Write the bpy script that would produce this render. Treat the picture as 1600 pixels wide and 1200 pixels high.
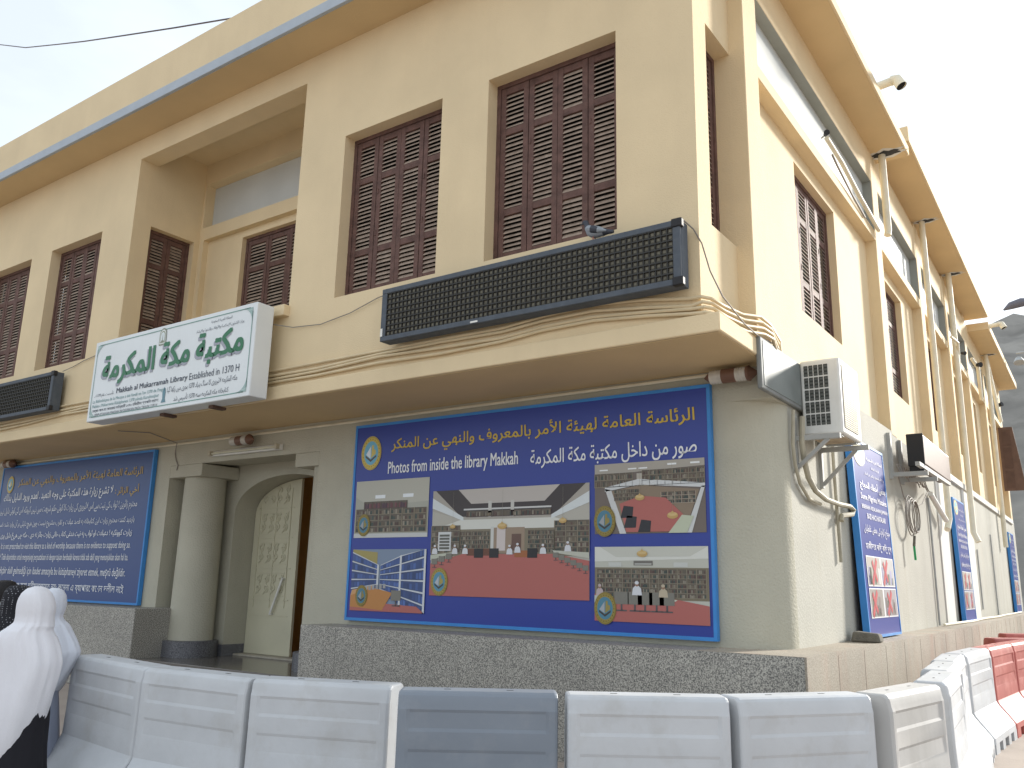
import bpy, bmesh, math, random
from mathutils import Vector, Matrix, noise

for o in list(bpy.data.objects): bpy.data.objects.remove(o, do_unlink=True)
S = bpy.context.scene
COL = S.collection
rnd = random.Random(7)
PI = math.pi

# ------------------------------------------------------------------ camera
YAW, PITCH, ROLL = math.radians(-35.399), math.radians(13.090), math.radians(1.226)
fw = Vector((math.sin(YAW)*math.cos(PITCH), math.cos(YAW)*math.cos(PITCH), math.sin(PITCH)))
rt = Vector((math.cos(YAW), -math.sin(YAW), 0)); up = rt.cross(fw)
r2 = math.cos(ROLL)*rt + math.sin(ROLL)*up; u2 = -math.sin(ROLL)*rt + math.cos(ROLL)*up
cam = bpy.data.cameras.new('camera'); cam.sensor_fit = 'HORIZONTAL'; cam.sensor_width = 36
cam.lens = 1337.67/1600*36; cam.clip_start = 0.05; cam.clip_end = 3000
co = bpy.data.objects.new('camera', cam); COL.objects.link(co)
M = Matrix((r2, u2, -fw)).transposed().to_4x4(); M.translation = (0, 0, 1.65); co.matrix_world = M
S.camera = co

# ------------------------------------------------------------------ light
SUN = Vector((1.0, 3.1, 1.1)).normalized()
W = bpy.data.worlds.new('World'); S.world = W; W.use_nodes = True
nt = W.node_tree; nt.nodes.clear()
sky = nt.nodes.new('ShaderNodeTexSky'); sky.sky_type = 'NISHITA'; sky.sun_disc = False
sky.sun_elevation = math.asin(SUN.z); sky.sun_rotation = math.atan2(SUN.x, SUN.y)
sky.air_density = 1.0; sky.dust_density = 1.6; sky.ozone_density = 1.0
hs = nt.nodes.new('ShaderNodeHueSaturation'); hs.inputs['Saturation'].default_value = 0.36
tc = nt.nodes.new('ShaderNodeTexCoord'); mp = nt.nodes.new('ShaderNodeMapping'); mp.inputs['Scale'].default_value = (1.4, 1.4, 4.0)
nz = nt.nodes.new('ShaderNodeTexNoise'); nz.inputs['Scale'].default_value = 1.6; nz.inputs['Detail'].default_value = 6; nz.inputs['Roughness'].default_value = 0.55
rp = nt.nodes.new('ShaderNodeValToRGB'); rp.color_ramp.elements[0].position = 0.40; rp.color_ramp.elements[1].position = 0.72
mx = nt.nodes.new('ShaderNodeMixRGB'); mx.inputs['Color2'].default_value = (5.1, 5.65, 6.25, 1)
ml = nt.nodes.new('ShaderNodeMath'); ml.operation = 'MULTIPLY_ADD'; ml.inputs[1].default_value = 0.30; ml.inputs[2].default_value = 0.66
bg = nt.nodes.new('ShaderNodeBackground'); bg.inputs['Strength'].default_value = 0.122
ow = nt.nodes.new('ShaderNodeOutputWorld'); L = nt.links.new
L(sky.outputs[0], hs.inputs['Color']); L(tc.outputs['Generated'], mp.inputs[0]); L(mp.outputs[0], nz.inputs['Vector'])
L(nz.outputs['Fac'], rp.inputs[0]); L(rp.outputs[0], ml.inputs[0]); L(ml.outputs[0], mx.inputs[0])
L(hs.outputs[0], mx.inputs['Color1']); L(mx.outputs[0], bg.inputs['Color']); L(bg.outputs[0], ow.inputs[0])
sl = bpy.data.lights.new('sun', 'SUN'); sl.energy = 4.3; sl.angle = math.radians(6); sl.color = (1, 0.95, 0.87)
so = bpy.data.objects.new('sun', sl); COL.objects.link(so); so.rotation_euler = (-SUN).to_track_quat('-Z', 'Y').to_euler()
so.location = (20, 20, 30)
S.view_settings.view_transform = 'Standard'; S.view_settings.look = 'None'
S.view_settings.exposure = 0.80; S.view_settings.gamma = 1

# ------------------------------------------------------------------ materials
def mat(name, col, rough=0.8, var=0.08, scale=3.0, bump=0.0, bscale=60.0, metal=0.0, spec=0.4, stain=None, streak=False, speck=None, detail=6):
    m = bpy.data.materials.new(name); m.use_nodes = True
    n = m.node_tree; b = n.nodes['Principled BSDF']; K = n.links.new
    b.inputs['Roughness'].default_value = rough; b.inputs['Metallic'].default_value = metal
    b.inputs['Specular IOR Level'].default_value = spec
    g = n.nodes.new('ShaderNodeNewGeometry')
    vec = g.outputs['Position']
    t = n.nodes.new('ShaderNodeTexNoise'); t.inputs['Scale'].default_value = scale; t.inputs['Detail'].default_value = detail
    K(vec, t.inputs['Vector'])
    r = n.nodes.new('ShaderNodeValToRGB'); r.color_ramp.elements[0].position = 0.3; r.color_ramp.elements[1].position = 0.7
    c = Vector(col)
    r.color_ramp.elements[0].color = (*(c*(1-var)), 1); r.color_ramp.elements[1].color = (*(c*(1+var*0.7)), 1)
    K(t.outputs['Fac'], r.inputs[0]); out = r.outputs[0]
    if speck:
        sc, c2, c3 = speck
        v = n.nodes.new('ShaderNodeTexNoise'); v.inputs['Scale'].default_value = sc; v.inputs['Detail'].default_value = 2
        K(vec, v.inputs['Vector'])
        r3 = n.nodes.new('ShaderNodeValToRGB'); r3.color_ramp.interpolation = 'LINEAR'
        e = r3.color_ramp.elements; e[0].position = 0.36; e[0].color = (*c2, 1); e[1].position = 0.66; e[1].color = (*c3, 1)
        K(v.outputs['Fac'], r3.inputs[0])
        x = n.nodes.new('ShaderNodeMixRGB'); x.blend_type = 'MULTIPLY'; x.inputs[0].default_value = 1
        K(out, x.inputs[1]); K(r3.outputs[0], x.inputs[2]); out = x.outputs[0]
    if stain:
        sc, amt, c2 = stain
        mp = n.nodes.new('ShaderNodeMapping'); mp.inputs['Scale'].default_value = (1, 1, 0.12) if streak else (1, 1, 1)
        K(vec, mp.inputs[0])
        v = n.nodes.new('ShaderNodeTexNoise'); v.inputs['Scale'].default_value = sc; v.inputs['Detail'].default_value = 8; v.inputs['Roughness'].default_value = 0.65
        K(mp.outputs[0], v.inputs['Vector'])
        r3 = n.nodes.new('ShaderNodeValToRGB'); r3.color_ramp.elements[0].position = 0.5; r3.color_ramp.elements[1].position = 0.78
        r3.color_ramp.elements[1].color = (amt, amt, amt, 1)
        K(v.outputs['Fac'], r3.inputs[0])
        x = n.nodes.new('ShaderNodeMixRGB'); K(r3.outputs[0], x.inputs[0]); K(out, x.inputs[1]); x.inputs[2].default_value = (*c2, 1); out = x.outputs[0]
    K(out, b.inputs['Base Color'])
    if bump:
        t2 = n.nodes.new('ShaderNodeTexNoise'); t2.inputs['Scale'].default_value = bscale; t2.inputs['Detail'].default_value = 5
        K(vec, t2.inputs['Vector'])
        bp = n.nodes.new('ShaderNodeBump'); bp.inputs['Strength'].default_value = bump; bp.inputs['Distance'].default_value = 0.02
        K(t2.outputs['Fac'], bp.inputs['Height']); K(bp.outputs[0], b.inputs['Normal'])
    return m

def print_mat(name, rough=0.45):
    m = bpy.data.materials.new(name); m.use_nodes = True
    n = m.node_tree; b = n.nodes['Principled BSDF']; b.inputs['Roughness'].default_value = rough
    a = n.nodes.new('ShaderNodeVertexColor'); a.layer_name = 'Col'
    n.links.new(a.outputs[0], b.inputs['Base Color']); return m

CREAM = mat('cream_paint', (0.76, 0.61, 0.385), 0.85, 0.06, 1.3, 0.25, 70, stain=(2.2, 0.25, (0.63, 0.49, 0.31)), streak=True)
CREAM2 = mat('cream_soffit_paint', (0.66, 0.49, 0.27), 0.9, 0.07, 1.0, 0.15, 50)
BEIGE = mat('stone_plaster', (0.49, 0.468, 0.375), 0.9, 0.07, 1.6, 0.5, 45, stain=(3.0, 0.3, (0.40, 0.375, 0.30)), streak=True)
PALE = mat('pale_plaster', (0.47, 0.457, 0.395), 0.9, 0.08, 1.2, 0.3, 40, stain=(2.5, 0.55, (0.37, 0.335, 0.25)), streak=True)
WHITEP = mat('white_wall_paint', (0.66, 0.65, 0.61), 0.85, 0.05, 1.5, 0.2, 50, stain=(3, 0.25, (0.55, 0.52, 0.44)), streak=True)
GREYP = mat('grey_trim_paint', (0.44, 0.49, 0.54), 0.8, 0.06, 4, 0.1, 60)
CLER = mat('clerestory_panel_paint', (0.60, 0.62, 0.60), 0.7, 0.06, 1.5, 0.1, 40)
CLERG = mat('grey_reveal_paint', (0.30, 0.31, 0.28), 0.8, 0.06, 2, 0.1, 40)
GRAN = mat('grey_granite', (0.30, 0.288, 0.26), 0.55, 0.10, 2.0, 0.08, 200, speck=(85, (0.42, 0.42, 0.43), (1.85, 1.82, 1.75)), stain=(1.2, 0.3, (0.17, 0.17, 0.165)))
GRANS = mat('tan_granite', (0.37, 0.325, 0.26), 0.7, 0.16, 1.2, 0.08, 200, speck=(75, (0.75, 0.74, 0.72), (1.25, 1.25, 1.25)), stain=(2.6, 0.55, (0.42, 0.24, 0.17)), streak=True)  # tanner granite with reddish streaks, side plinth only
GRAND = mat('dark_granite', (0.13, 0.13, 0.14), 0.45, 0.12, 2.0, 0.05, 200, speck=(90, (0.5, 0.5, 0.5), (1.7, 1.7, 1.7)))
HOLEDARK = mat('hole_dark', (0.05, 0.05, 0.05), 0.9)  # painted darkness of the eave holes
GJOINT = mat('granite_joint', (0.2, 0.19, 0.175), 0.9)
TILE = mat('polished_dark_tile', (0.15, 0.135, 0.12), 0.16, 0.15, 2.0, 0.0, 10, spec=0.5)
WOOD = mat('dark_brown_wood', (0.135, 0.072, 0.058), 0.75, 0.3, 9, 0.4, 50, stain=(14, 0.5, (0.16, 0.10, 0.08)))
SLAT = mat('weathered_slat_wood', (0.35, 0.27, 0.21), 0.8, 0.25, 12, 0.3, 60, stain=(10, 0.5, (0.13, 0.08, 0.06)))
DARK = mat('dark_interior', (0.012, 0.010, 0.009), 0.9)
BROWNROOM = mat('brown_interior_wall', (0.62, 0.36, 0.13), 0.8)
DOORP = mat('door_paint', (0.60, 0.57, 0.42), 0.55, 0.06, 2.5, 0.05, 30, stain=(5, 0.2, (0.4, 0.37, 0.28)))
PIPE = mat('cream_pipe_paint', (0.78, 0.72, 0.56), 0.6, 0.08, 4, stain=(7, 0.3, (0.5, 0.45, 0.35)))
HOSE = mat('aged_hose', (0.42, 0.385, 0.29), 0.7, 0.15, 6, stain=(9, 0.5, (0.28, 0.24, 0.18)))
CONDUIT = mat('cream_conduit', (0.70, 0.57, 0.36), 0.6, 0.08, 4)
PVC = mat('white_plastic', (0.78, 0.77, 0.72), 0.5, 0.05, 6)
BLACK = mat('black_rubber', (0.018, 0.018, 0.02), 0.6)
STEEL = mat('galvanised_steel', (0.42, 0.43, 0.42), 0.5, 0.12, 10, metal=0.35, stain=(8, 0.3, (0.3, 0.27, 0.22)))
GREYMET = mat('grey_bracket_paint', (0.40, 0.40, 0.375), 0.6, 0.1, 6)
DARKFRAME = mat('charcoal_frame', (0.085, 0.10, 0.12), 0.7, 0.15, 8, stain=(14, 0.35, (0.16, 0.17, 0.17)))
LEDM = mat('unlit_display_cells', (0.10, 0.092, 0.07), 0.5, 0.15, 20)
LEDGRID = mat('display_grid', (0.03, 0.029, 0.026), 0.6, 0.1, 20)
SIGNM = mat('white_sign_enamel', (0.76, 0.79, 0.79), 0.4, 0.04, 2, stain=(4, 0.15, (0.55, 0.55, 0.5)), streak=True)
BLUEM = mat('bright_blue_edge', (0.05, 0.25, 0.62), 0.5, 0.08, 5)
ACW = mat('air_conditioner_enamel', (0.74, 0.74, 0.70), 0.45, 0.05, 4, stain=(9, 0.25, (0.5, 0.47, 0.4)))
COILM = mat('condenser_fins', (0.36, 0.31, 0.20), 0.6, 0.1, 40)
BROWNM = mat('brown_metal', (0.125, 0.07, 0.05), 0.5, 0.1, 5)
CONC = mat('rough_concrete', (0.16, 0.145, 0.115), 0.9, 0.2, 14, 0.6, 60)
PAVE = mat('street_paving', (0.40, 0.335, 0.285), 0.9, 0.12, 0.9, 0.2, 40, stain=(2, 0.4, (0.24, 0.20, 0.17)))
ROCK = mat('hill_rock', (0.27, 0.25, 0.22), 0.95, 0.35, 0.08, 1.0, 0.35, stain=(0.2, 0.7, (0.15, 0.14, 0.12)), detail=14)
BWHITE = mat('white_barrier_plastic', (0.545, 0.56, 0.575), 0.55, 0.09, 2.3, 0.10, 18, stain=(4, 0.6, (0.42, 0.41, 0.385)))
BGREY = mat('grey_barrier_plastic', (0.215, 0.245, 0.285), 0.5, 0.08, 2.2, 0.06, 14, stain=(6, 0.3, (0.33, 0.34, 0.35)))
BPALE = mat('pale_grey_barrier_plastic', (0.50, 0.49, 0.47), 0.55, 0.08, 2.0, 0.06, 14, stain=(3, 0.55, (0.36, 0.35, 0.32)), streak=True)
BRED = mat('faded_red_barrier_plastic', (0.47, 0.12, 0.10), 0.5, 0.12, 2.0, 0.06, 14, stain=(4, 0.5, (0.68, 0.36, 0.30)))
VEIL = mat('white_cotton', (0.80, 0.79, 0.82), 0.95, 0.03, 3, 0.12, 90)
VEIL2 = mat('pale_blue_white_cotton', (0.70, 0.725, 0.79), 0.95, 0.03, 3, 0.12, 90)
SKIRT = mat('black_cloth', (0.018, 0.017, 0.022), 0.95, 0.1, 5)
SKIN = mat('brown_skin', (0.30, 0.16, 0.10), 0.6, 0.05, 8)
HAIR = mat('black_hair', (0.012, 0.010, 0.010), 0.6, 0.2, 60, 0.5, 120)
CABLE = mat('grey_cable', (0.28, 0.25, 0.22), 0.7)
PRINT = print_mat('printed_colour'); PRINTG = print_mat('printed_backing', 0.35)

# dotted scarf
DOT = bpy.data.materials.new('dotted_black_cloth'); DOT.use_nodes = True
_n = DOT.node_tree; _b = _n.nodes['Principled BSDF']; _b.inputs['Roughness'].default_value = 0.95
_g = _n.nodes.new('ShaderNodeNewGeometry'); _v = _n.nodes.new('ShaderNodeTexVoronoi'); _v.inputs['Scale'].default_value = 55; _v.inputs['Randomness'].default_value = 0.15
_r = _n.nodes.new('ShaderNodeValToRGB'); _r.color_ramp.elements[0].position = 0.16; _r.color_ramp.elements[0].color = (0.42, 0.42, 0.45, 1); _r.color_ramp.elements[1].position = 0.24; _r.color_ramp.elements[1].color = (0.016, 0.016, 0.02, 1)
_n.links.new(_g.outputs['Position'], _v.inputs['Vector']); _n.links.new(_v.outputs['Distance'], _r.inputs[0]); _n.links.new(_r.outputs[0], _b.inputs['Base Color'])

# ------------------------------------------------------------------ mesh helpers
ORIG = {}
def empty(name, loc, label=None, cat=None, group=None, rz=0):
    o = bpy.data.objects.new(name, None); COL.objects.link(o); o.location = loc; o.rotation_euler = (0, 0, rz)
    o.empty_display_size = 0.1; ORIG[o.name] = Vector(loc)
    tag(o, label, cat, group); return o
def tag(o, label=None, cat=None, group=None, kind=None):
    if label: o['label'] = label
    if cat: o['category'] = cat
    if group: o['group'] = group
    if kind: o['kind'] = kind
    return o
class MB:
    def __init__(s): s.v = []; s.f = []; s.m = []; s.c = []; s.sm = []
    def add(s, vs, fs, mi=0, sm=False):
        b = len(s.v); s.v += [Vector(p) for p in vs]
        for f in fs: s.f.append([b+i for i in f]); s.m.append(mi); s.sm.append(sm)
        return s
    def quad(s, a, b, c, d, mi=0): return s.add([a, b, c, d], [(0, 1, 2, 3)], mi)
    def hexa(s, p, mi=0):   # p: 4 bottom ccw, 4 top ccw
        return s.add(p, [(3, 2, 1, 0), (4, 5, 6, 7), (0, 1, 5, 4), (1, 2, 6, 5), (2, 3, 7, 6), (3, 0, 4, 7)], mi)
    def box(s, x0, x1, y0, y1, z0, z1, mi=0):
        return s.hexa([(x0, y0, z0), (x1, y0, z0), (x1, y1, z0), (x0, y1, z0), (x0, y0, z1), (x1, y0, z1), (x1, y1, z1), (x0, y1, z1)], mi)
    def rbox(s, s0, s1, n0, n1, z0, z1, mi=0):  # right facade: along, outward, up
        return s.hexa([RF(s0, n0, z0), RF(s0, n1, z0), RF(s1, n1, z0), RF(s1, n0, z0), RF(s0, n0, z1), RF(s0, n1, z1), RF(s1, n1, z1), RF(s1, n0, z1)], mi)
    def bar(s, a, b, w, h, mi=0, upv=(0, 0, 1)):
        a = Vector(a); b = Vector(b); d = (b-a).normalized(); u = Vector(upv)
        if abs(d.dot(u)) > 0.98: u = Vector((0, 1, 0))
        sx = d.cross(u).normalized()*w/2; sz = sx.cross(d).normalized()*h/2
        return s.hexa([a-sx-sz, a+sx-sz, b+sx-sz, b-sx-sz, a-sx+sz, a+sx+sz, b+sx+sz, b-sx+sz], mi)
    def tube(s, pts, r, n=8, mi=0, cap=True, radii=None):
        pts = [Vector(p) for p in pts]; rings = []
        pu = None
        for i, p in enumerate(pts):
            d = (pts[min(i+1, len(pts)-1)] - pts[max(i-1, 0)]).normalized()
            if pu is None:
                pu = Vector((0, 0, 1)) if abs(d.z) < 0.9 else Vector((1, 0, 0))
            pu = (pu - d*pu.dot(d)).normalized(); q = d.cross(pu)
            rr = radii[i] if radii else r
            rings.append([p + (pu*math.cos(2*PI*k/n) + q*math.sin(2*PI*k/n))*rr for k in range(n)])
        vs = [v for R in rings for v in R]; fs = []
        for i in range(len(rings)-1):
            for k in range(n):
                k2 = (k+1) % n; fs.append((i*n+k, i*n+k2, (i+1)*n+k2, (i+1)*n+k))
        s.add(vs, fs, mi, True)
        if cap: s.add(rings[0], [tuple(range(n))[::-1]], mi); s.add(rings[-1], [tuple(range(n))], mi)
        return s
    def lathe(s, prof, base, axis=(0, 0, 1), n=24, mi=0, caps=True):
        ax = Vector(axis).normalized(); b = Vector(base)
        u = ax.orthogonal().normalized(); w = ax.cross(u)
        vs = []
        for h, r in prof: vs += [b + ax*h + (u*math.cos(2*PI*k/n) + w*math.sin(2*PI*k/n))*r for k in range(n)]
        fs = []
        for i in range(len(prof)-1):
            for k in range(n):
                k2 = (k+1) % n; fs.append((i*n+k, i*n+k2, (i+1)*n+k2, (i+1)*n+k))
        s.add(vs, fs, mi, True)
        if caps:
            s.add(vs[:n], [tuple(range(n))[::-1]], mi); s.add(vs[-n:], [tuple(range(n))], mi)
        return s
    def wall(s, P, U, V, N, W_, H, holes=(), mi=0, mr=None):
        # rectangular wall face with recesses: hole = (u0,v0,u1,v1,depth[,arch])
        P = Vector(P); U = Vector(U); V = Vector(V); N = Vector(N); mr = mi if mr is None else mr
        us = sorted({0, W_, *[h[0] for h in holes], *[h[2] for h in holes]}); vs = sorted({0, H, *[h[1] for h in holes], *[h[3] for h in holes]})
        q = lambda u, v, d=0: P + U*u + V*v - N*d
        for i in range(len(us)-1):
            for j in range(len(vs)-1):
                uc, vc = (us[i]+us[i+1])/2, (vs[j]+vs[j+1])/2
                if any(h[0] < uc < h[2] and h[1] < vc < h[3] for h in holes): continue
                s.quad(q(us[i], vs[j]), q(us[i+1], vs[j]), q(us[i+1], vs[j+1]), q(us[i], vs[j+1]), mi)
        for a, b, c, d, dp in holes:
            s.quad(q(a, b), q(a, d), q(a, d, dp), q(a, b, dp), mr); s.quad(q(c, b, dp), q(c, d, dp), q(c, d), q(c, b), mr)
            s.quad(q(a, d), q(c, d), q(c, d, dp), q(a, d, dp), mr); s.quad(q(a, b, dp), q(c, b, dp), q(c, b), q(a, b), mr)
        return s
    def mesh(s, name, mats, off=(0, 0, 0), weld=False):
        me = bpy.data.meshes.new(name); off = Vector(off)
        me.from_pydata([v-off for v in s.v], [], s.f)
        for m in (mats if isinstance(mats, (list, tuple)) else [mats]): me.materials.append(m)
        for p, mi, sm in zip(me.polygons, s.m, s.sm): p.material_index = mi; p.use_smooth = sm
        if s.c:
            at = me.color_attributes.new('Col', 'FLOAT_COLOR', 'CORNER'); k = 0
            for p, c in zip(me.polygons, s.c):
                for _ in p.loop_indices: at.data[k].color = (*c, 1); k += 1
        me.update()
        if not getattr(s, 'soft', False): me.set_sharp_from_angle(angle=math.radians(38))
        return me
    def build(s, name, mats, parent=None, bevel=0, seg=2, loc=None, weld=False):
        root = parent
        off = Vector((0, 0, 0))
        if parent is not None: off = ORIG[parent.name]
        elif loc is not None: off = Vector(loc)
        me = s.mesh(name, mats, off)
        o = bpy.data.objects.new(name, me); COL.objects.link(o)
        if parent is not None: o.parent = parent
        else: o.location = off
        ORIG[o.name] = off
        if bevel:
            md = o.modifiers.new('bevel', 'BEVEL'); md.width = bevel; md.segments = seg; md.limit_method = 'ANGLE'; md.angle_limit = math.radians(50)
        return o

XG = -2.62; KS = 13.4; KR = 0.0145
def RF(s, n, z):   # right facade frame: s along the street side, n outward, z up
    return Vector((XG + n - (KR*(s-KS) if s > KS else 0), s, z))

# ------------------------------------------------------------------ Arabic letter joining
_F = {}
def _reg(ch, base, n):
    _F[ch] = [chr(base+i) for i in range(n)]
for ch, b, n in (('ء', 0xFE80, 1), ('آ', 0xFE81, 2), ('أ', 0xFE83, 2), ('ؤ', 0xFE85, 2), ('إ', 0xFE87, 2), ('ئ', 0xFE89, 4), ('ا', 0xFE8D, 2), ('ب', 0xFE8F, 4), ('ة', 0xFE93, 2), ('ت', 0xFE95, 4), ('ث', 0xFE99, 4), ('ج', 0xFE9D, 4), ('ح', 0xFEA1, 4), ('خ', 0xFEA5, 4), ('د', 0xFEA9, 2), ('ذ', 0xFEAB, 2), ('ر', 0xFEAD, 2), ('ز', 0xFEAF, 2), ('س', 0xFEB1, 4), ('ش', 0xFEB5, 4), ('ص', 0xFEB9, 4), ('ض', 0xFEBD, 4), ('ط', 0xFEC1, 4), ('ظ', 0xFEC5, 4), ('ع', 0xFEC9, 4), ('غ', 0xFECD, 4), ('ف', 0xFED1, 4), ('ق', 0xFED5, 4), ('ك', 0xFED9, 4), ('ل', 0xFEDD, 4), ('م', 0xFEE1, 4), ('ن', 0xFEE5, 4), ('ه', 0xFEE9, 4), ('و', 0xFEED, 2), ('ى', 0xFEEF, 2), ('ي', 0xFEF1, 4), ('ک', 0xFB8E, 4), ('گ', 0xFB92, 4), ('ی', 0xFBFC, 4), ('ے', 0xFBAE, 2), ('ں', 0xFB9E, 2), ('ہ', 0xFBA6, 4), ('پ', 0xFB56, 4), ('چ', 0xFB7A, 4)):
    _reg(ch, b, n)
_LA = {'آ': 0xFEF5, 'أ': 0xFEF7, 'إ': 0xFEF9, 'ا': 0xFEFB}
def arabic(t):
    out = []; i = 0; prev = False
    while i < len(t):
        c = t[i]
        if c == 'ل' and i+1 < len(t) and t[i+1] in _LA:
            out.append(chr(_LA[t[i+1]] + (1 if prev else 0))); prev = False; i += 2; continue
        if c in _F:
            fm = _F[c]; nx = i+1 < len(t) and t[i+1] in _F and len(_F[t[i+1]]) > 1
            if len(fm) == 4: out.append(fm[3] if prev and nx else fm[1] if prev else fm[2] if nx else fm[0]); prev = nx
            elif len(fm) == 2: out.append(fm[1] if prev else fm[0]); prev = False
            else: out.append(fm[0]); prev = False
        else: out.append(c); prev = False
        i += 1
    r = out[::-1]; res = []; k = 0
    while k < len(r):           # digits keep their left-to-right order
        if r[k].isdigit():
            j = k
            while j < len(r) and r[j].isdigit(): j += 1
            res += r[k:j][::-1]; k = j
        else: res.append(r[k]); k += 1
    return ''.join(res)

_tc = {}
def glyphs(text, bold=0.0, shear=0.0):
    key = (text, bold, shear)
    if key in _tc: return _tc[key]
    c = bpy.data.curves.new('t', 'FONT'); c.body = text; c.dimensions = '2D'; c.fill_mode = 'BOTH'; c.resolution_u = 2; c.offset = bold; c.shear = shear
    o = bpy.data.objects.new('t', c); COL.objects.link(o)
    dg = bpy.context.evaluated_depsgraph_get(); dg.update(); ev = o.evaluated_get(dg)
    me = bpy.data.meshes.new_from_object(ev)
    vs = [(v.co.x, v.co.y) for v in me.vertices]; fs = [tuple(p.vertices) for p in me.polygons]
    bpy.data.objects.remove(o, do_unlink=True); bpy.data.curves.remove(c); bpy.data.meshes.remove(me)
    _tc[key] = (vs, fs); return vs, fs

class Sheet(MB):
    """flat printing on a panel: polygons in panel metres, each layer a hair above the one below"""
    def __init__(s, P, U, V, N, step=0.0012):
        super().__init__(); s.P = Vector(P); s.U = Vector(U).normalized(); s.V = Vector(V).normalized(); s.N = Vector(N).normalized(); s.step = step
    def q(s, u, v, l): return s.P + s.U*u + s.V*v + s.N*(0.003 + s.step*l)
    def poly(s, pts, col, l=1):
        s.add([s.q(u, v, l) for u, v in pts], [tuple(range(len(pts)))]); s.c.append(col)
    def rect(s, u0, v0, u1, v1, col, l=1): s.poly([(u0, v0), (u1, v0), (u1, v1), (u0, v1)], col, l)
    def disc(s, u, v, ru, rv, col, l=1, n=24): s.poly([(u+ru*math.cos(2*PI*k/n), v+rv*math.sin(2*PI*k/n)) for k in range(n)], col, l)
    def line(s, a, b, w, col, l=1):
        d = Vector((b[0]-a[0], b[1]-a[1])); d.normalize(); nx, ny = -d.y*w/2, d.x*w/2
        s.poly([(a[0]-nx, a[1]-ny), (b[0]-nx, b[1]-ny), (b[0]+nx, b[1]+ny), (a[0]+nx, a[1]+ny)], col, l)
    def text(s, t, u0, v0, u1, v1, col, l=2, bold=0.0, shear=0.0, slant=0.0):
        vs, fs = glyphs(t, 0.0, shear)
        if not vs: return
        x0 = min(v[0] for v in vs); x1 = max(v[0] for v in vs); y0 = min(v[1] for v in vs); y1 = max(v[1] for v in vs)
        kx = (u1-u0)/(x1-x0); ky = (v1-v0)/(y1-y0)
        d = bold*ky        # heavier strokes: the same glyphs printed again a stroke-width aside
        for i, (dx, dy) in enumerate([(0, 0)] if not bold else [(0, 0), (-d, -d*.7), (d, d*.7), (-d, d*.7), (d, -d*.7)]):
            s.add([s.q(u0+(x-x0)*kx+dx, v0+(y-y0)*ky+dy, l+.12*i) for x, y in vs], fs); s.c += [col]*len(fs)

def emblem(sh, u, v, r, l=3, dim=1.0):
    k = lambda *c: tuple(x*dim for x in c)
    sh.disc(u, v, r*0.8, r, k(0.62, 0.47, 0.10), l); sh.disc(u, v, r*0.77, r*0.96, k(0.45, 0.33, 0.06), l+1)
    sh.disc(u, v, r*0.73, r*0.92, k(0.62, 0.47, 0.10), l+2); sh.disc(u, v, r*0.56, r*0.70, k(0.16, 0.45, 0.62), l+3)
    sh.poly([(u-r*.42, v-r*.12), (u, v-r*.38), (u+r*.42, v-r*.12), (u+r*.42, v-r*.24), (u, v-r*.52), (u-r*.42, v-r*.24)], k(0.10, 0.08, 0.07), l+4)
    sh.poly([(u-r*.40, v-r*.08), (u-r*.02, v-r*.32), (u-r*.02, v+r*.42)], k(0.75, 0.80, 0.85), l+4)
    sh.poly([(u+r*.02, v-r*.30), (u+r*.38, v-r*.06), (u+r*.36, v+r*.16), (u+r*.22, v+r*.22), (u+r*.20, v+r*.46), (u+r*.06, v+r*.46)], k(0.62, 0.50, 0.14), l+4)
    for a in range(22):
        t = a/22*2*PI; sh.rect(u+math.cos(t)*r*.645-r*.022, v+math.sin(t)*r*.81-r*.03, u+math.cos(t)*r*.645+r*.022, v+math.sin(t)*r*.81+r*.03, k(0.2, 0.14, 0.03), l+4)

# ================================================================== SETTING
g = MB()
g.quad((-600, -600, 0), (600, -600, 0), (600, 700, 0), (-600, 700, 0))
tag(g.build('ground', PAVE), 'pale pinkish paved street in front of the library', 'ground', kind='structure')
h = MB(); NX, NY = 120, 60
def hz(x, y):
    k = max(0, min(1, (y-75)/230)); ridge = 82 + 0.05*x + 4*noise.noise((x*0.012, 3.1, 0)) + 3*noise.noise((x*0.09, 1.7, 0))
    return -1.5 + ridge*(k*k*(3-2*k))**0.85 + (noise.fractal((x*0.03, y*0.03, 0.3), 1.0, 2.0, 6)*3.5 + noise.fractal((x*.15, y*.15, 2), 1, 2, 4)*1.8)*min(1, k*8)
vv = [(-260 + 520*i/NX, 60 + 300*j/NY, hz(-260+520*i/NX, 60+300*j/NY)) for j in range(NY+1) for i in range(NX+1)]
h.add(vv, [(j*(NX+1)+i, j*(NX+1)+i+1, (j+1)*(NX+1)+i+1, (j+1)*(NX+1)+i) for j in range(NY) for i in range(NX)], 0, True)
tag(h.build('hills', ROCK), 'bare grey rocky hillside behind the far end of the library', 'hill', kind='structure')

# ================================================================== LIBRARY BUILDING
LIB = empty('library_building', (-9, 18, 0), 'two-storey cream library with brown louvred shutters and deep flat eaves', 'building')
YU, XR, ZS = 6.73, -2.78, 8.47            # upper front wall, recessed right wall, soffit
XL = -20.0                                # left end of what is built
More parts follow.
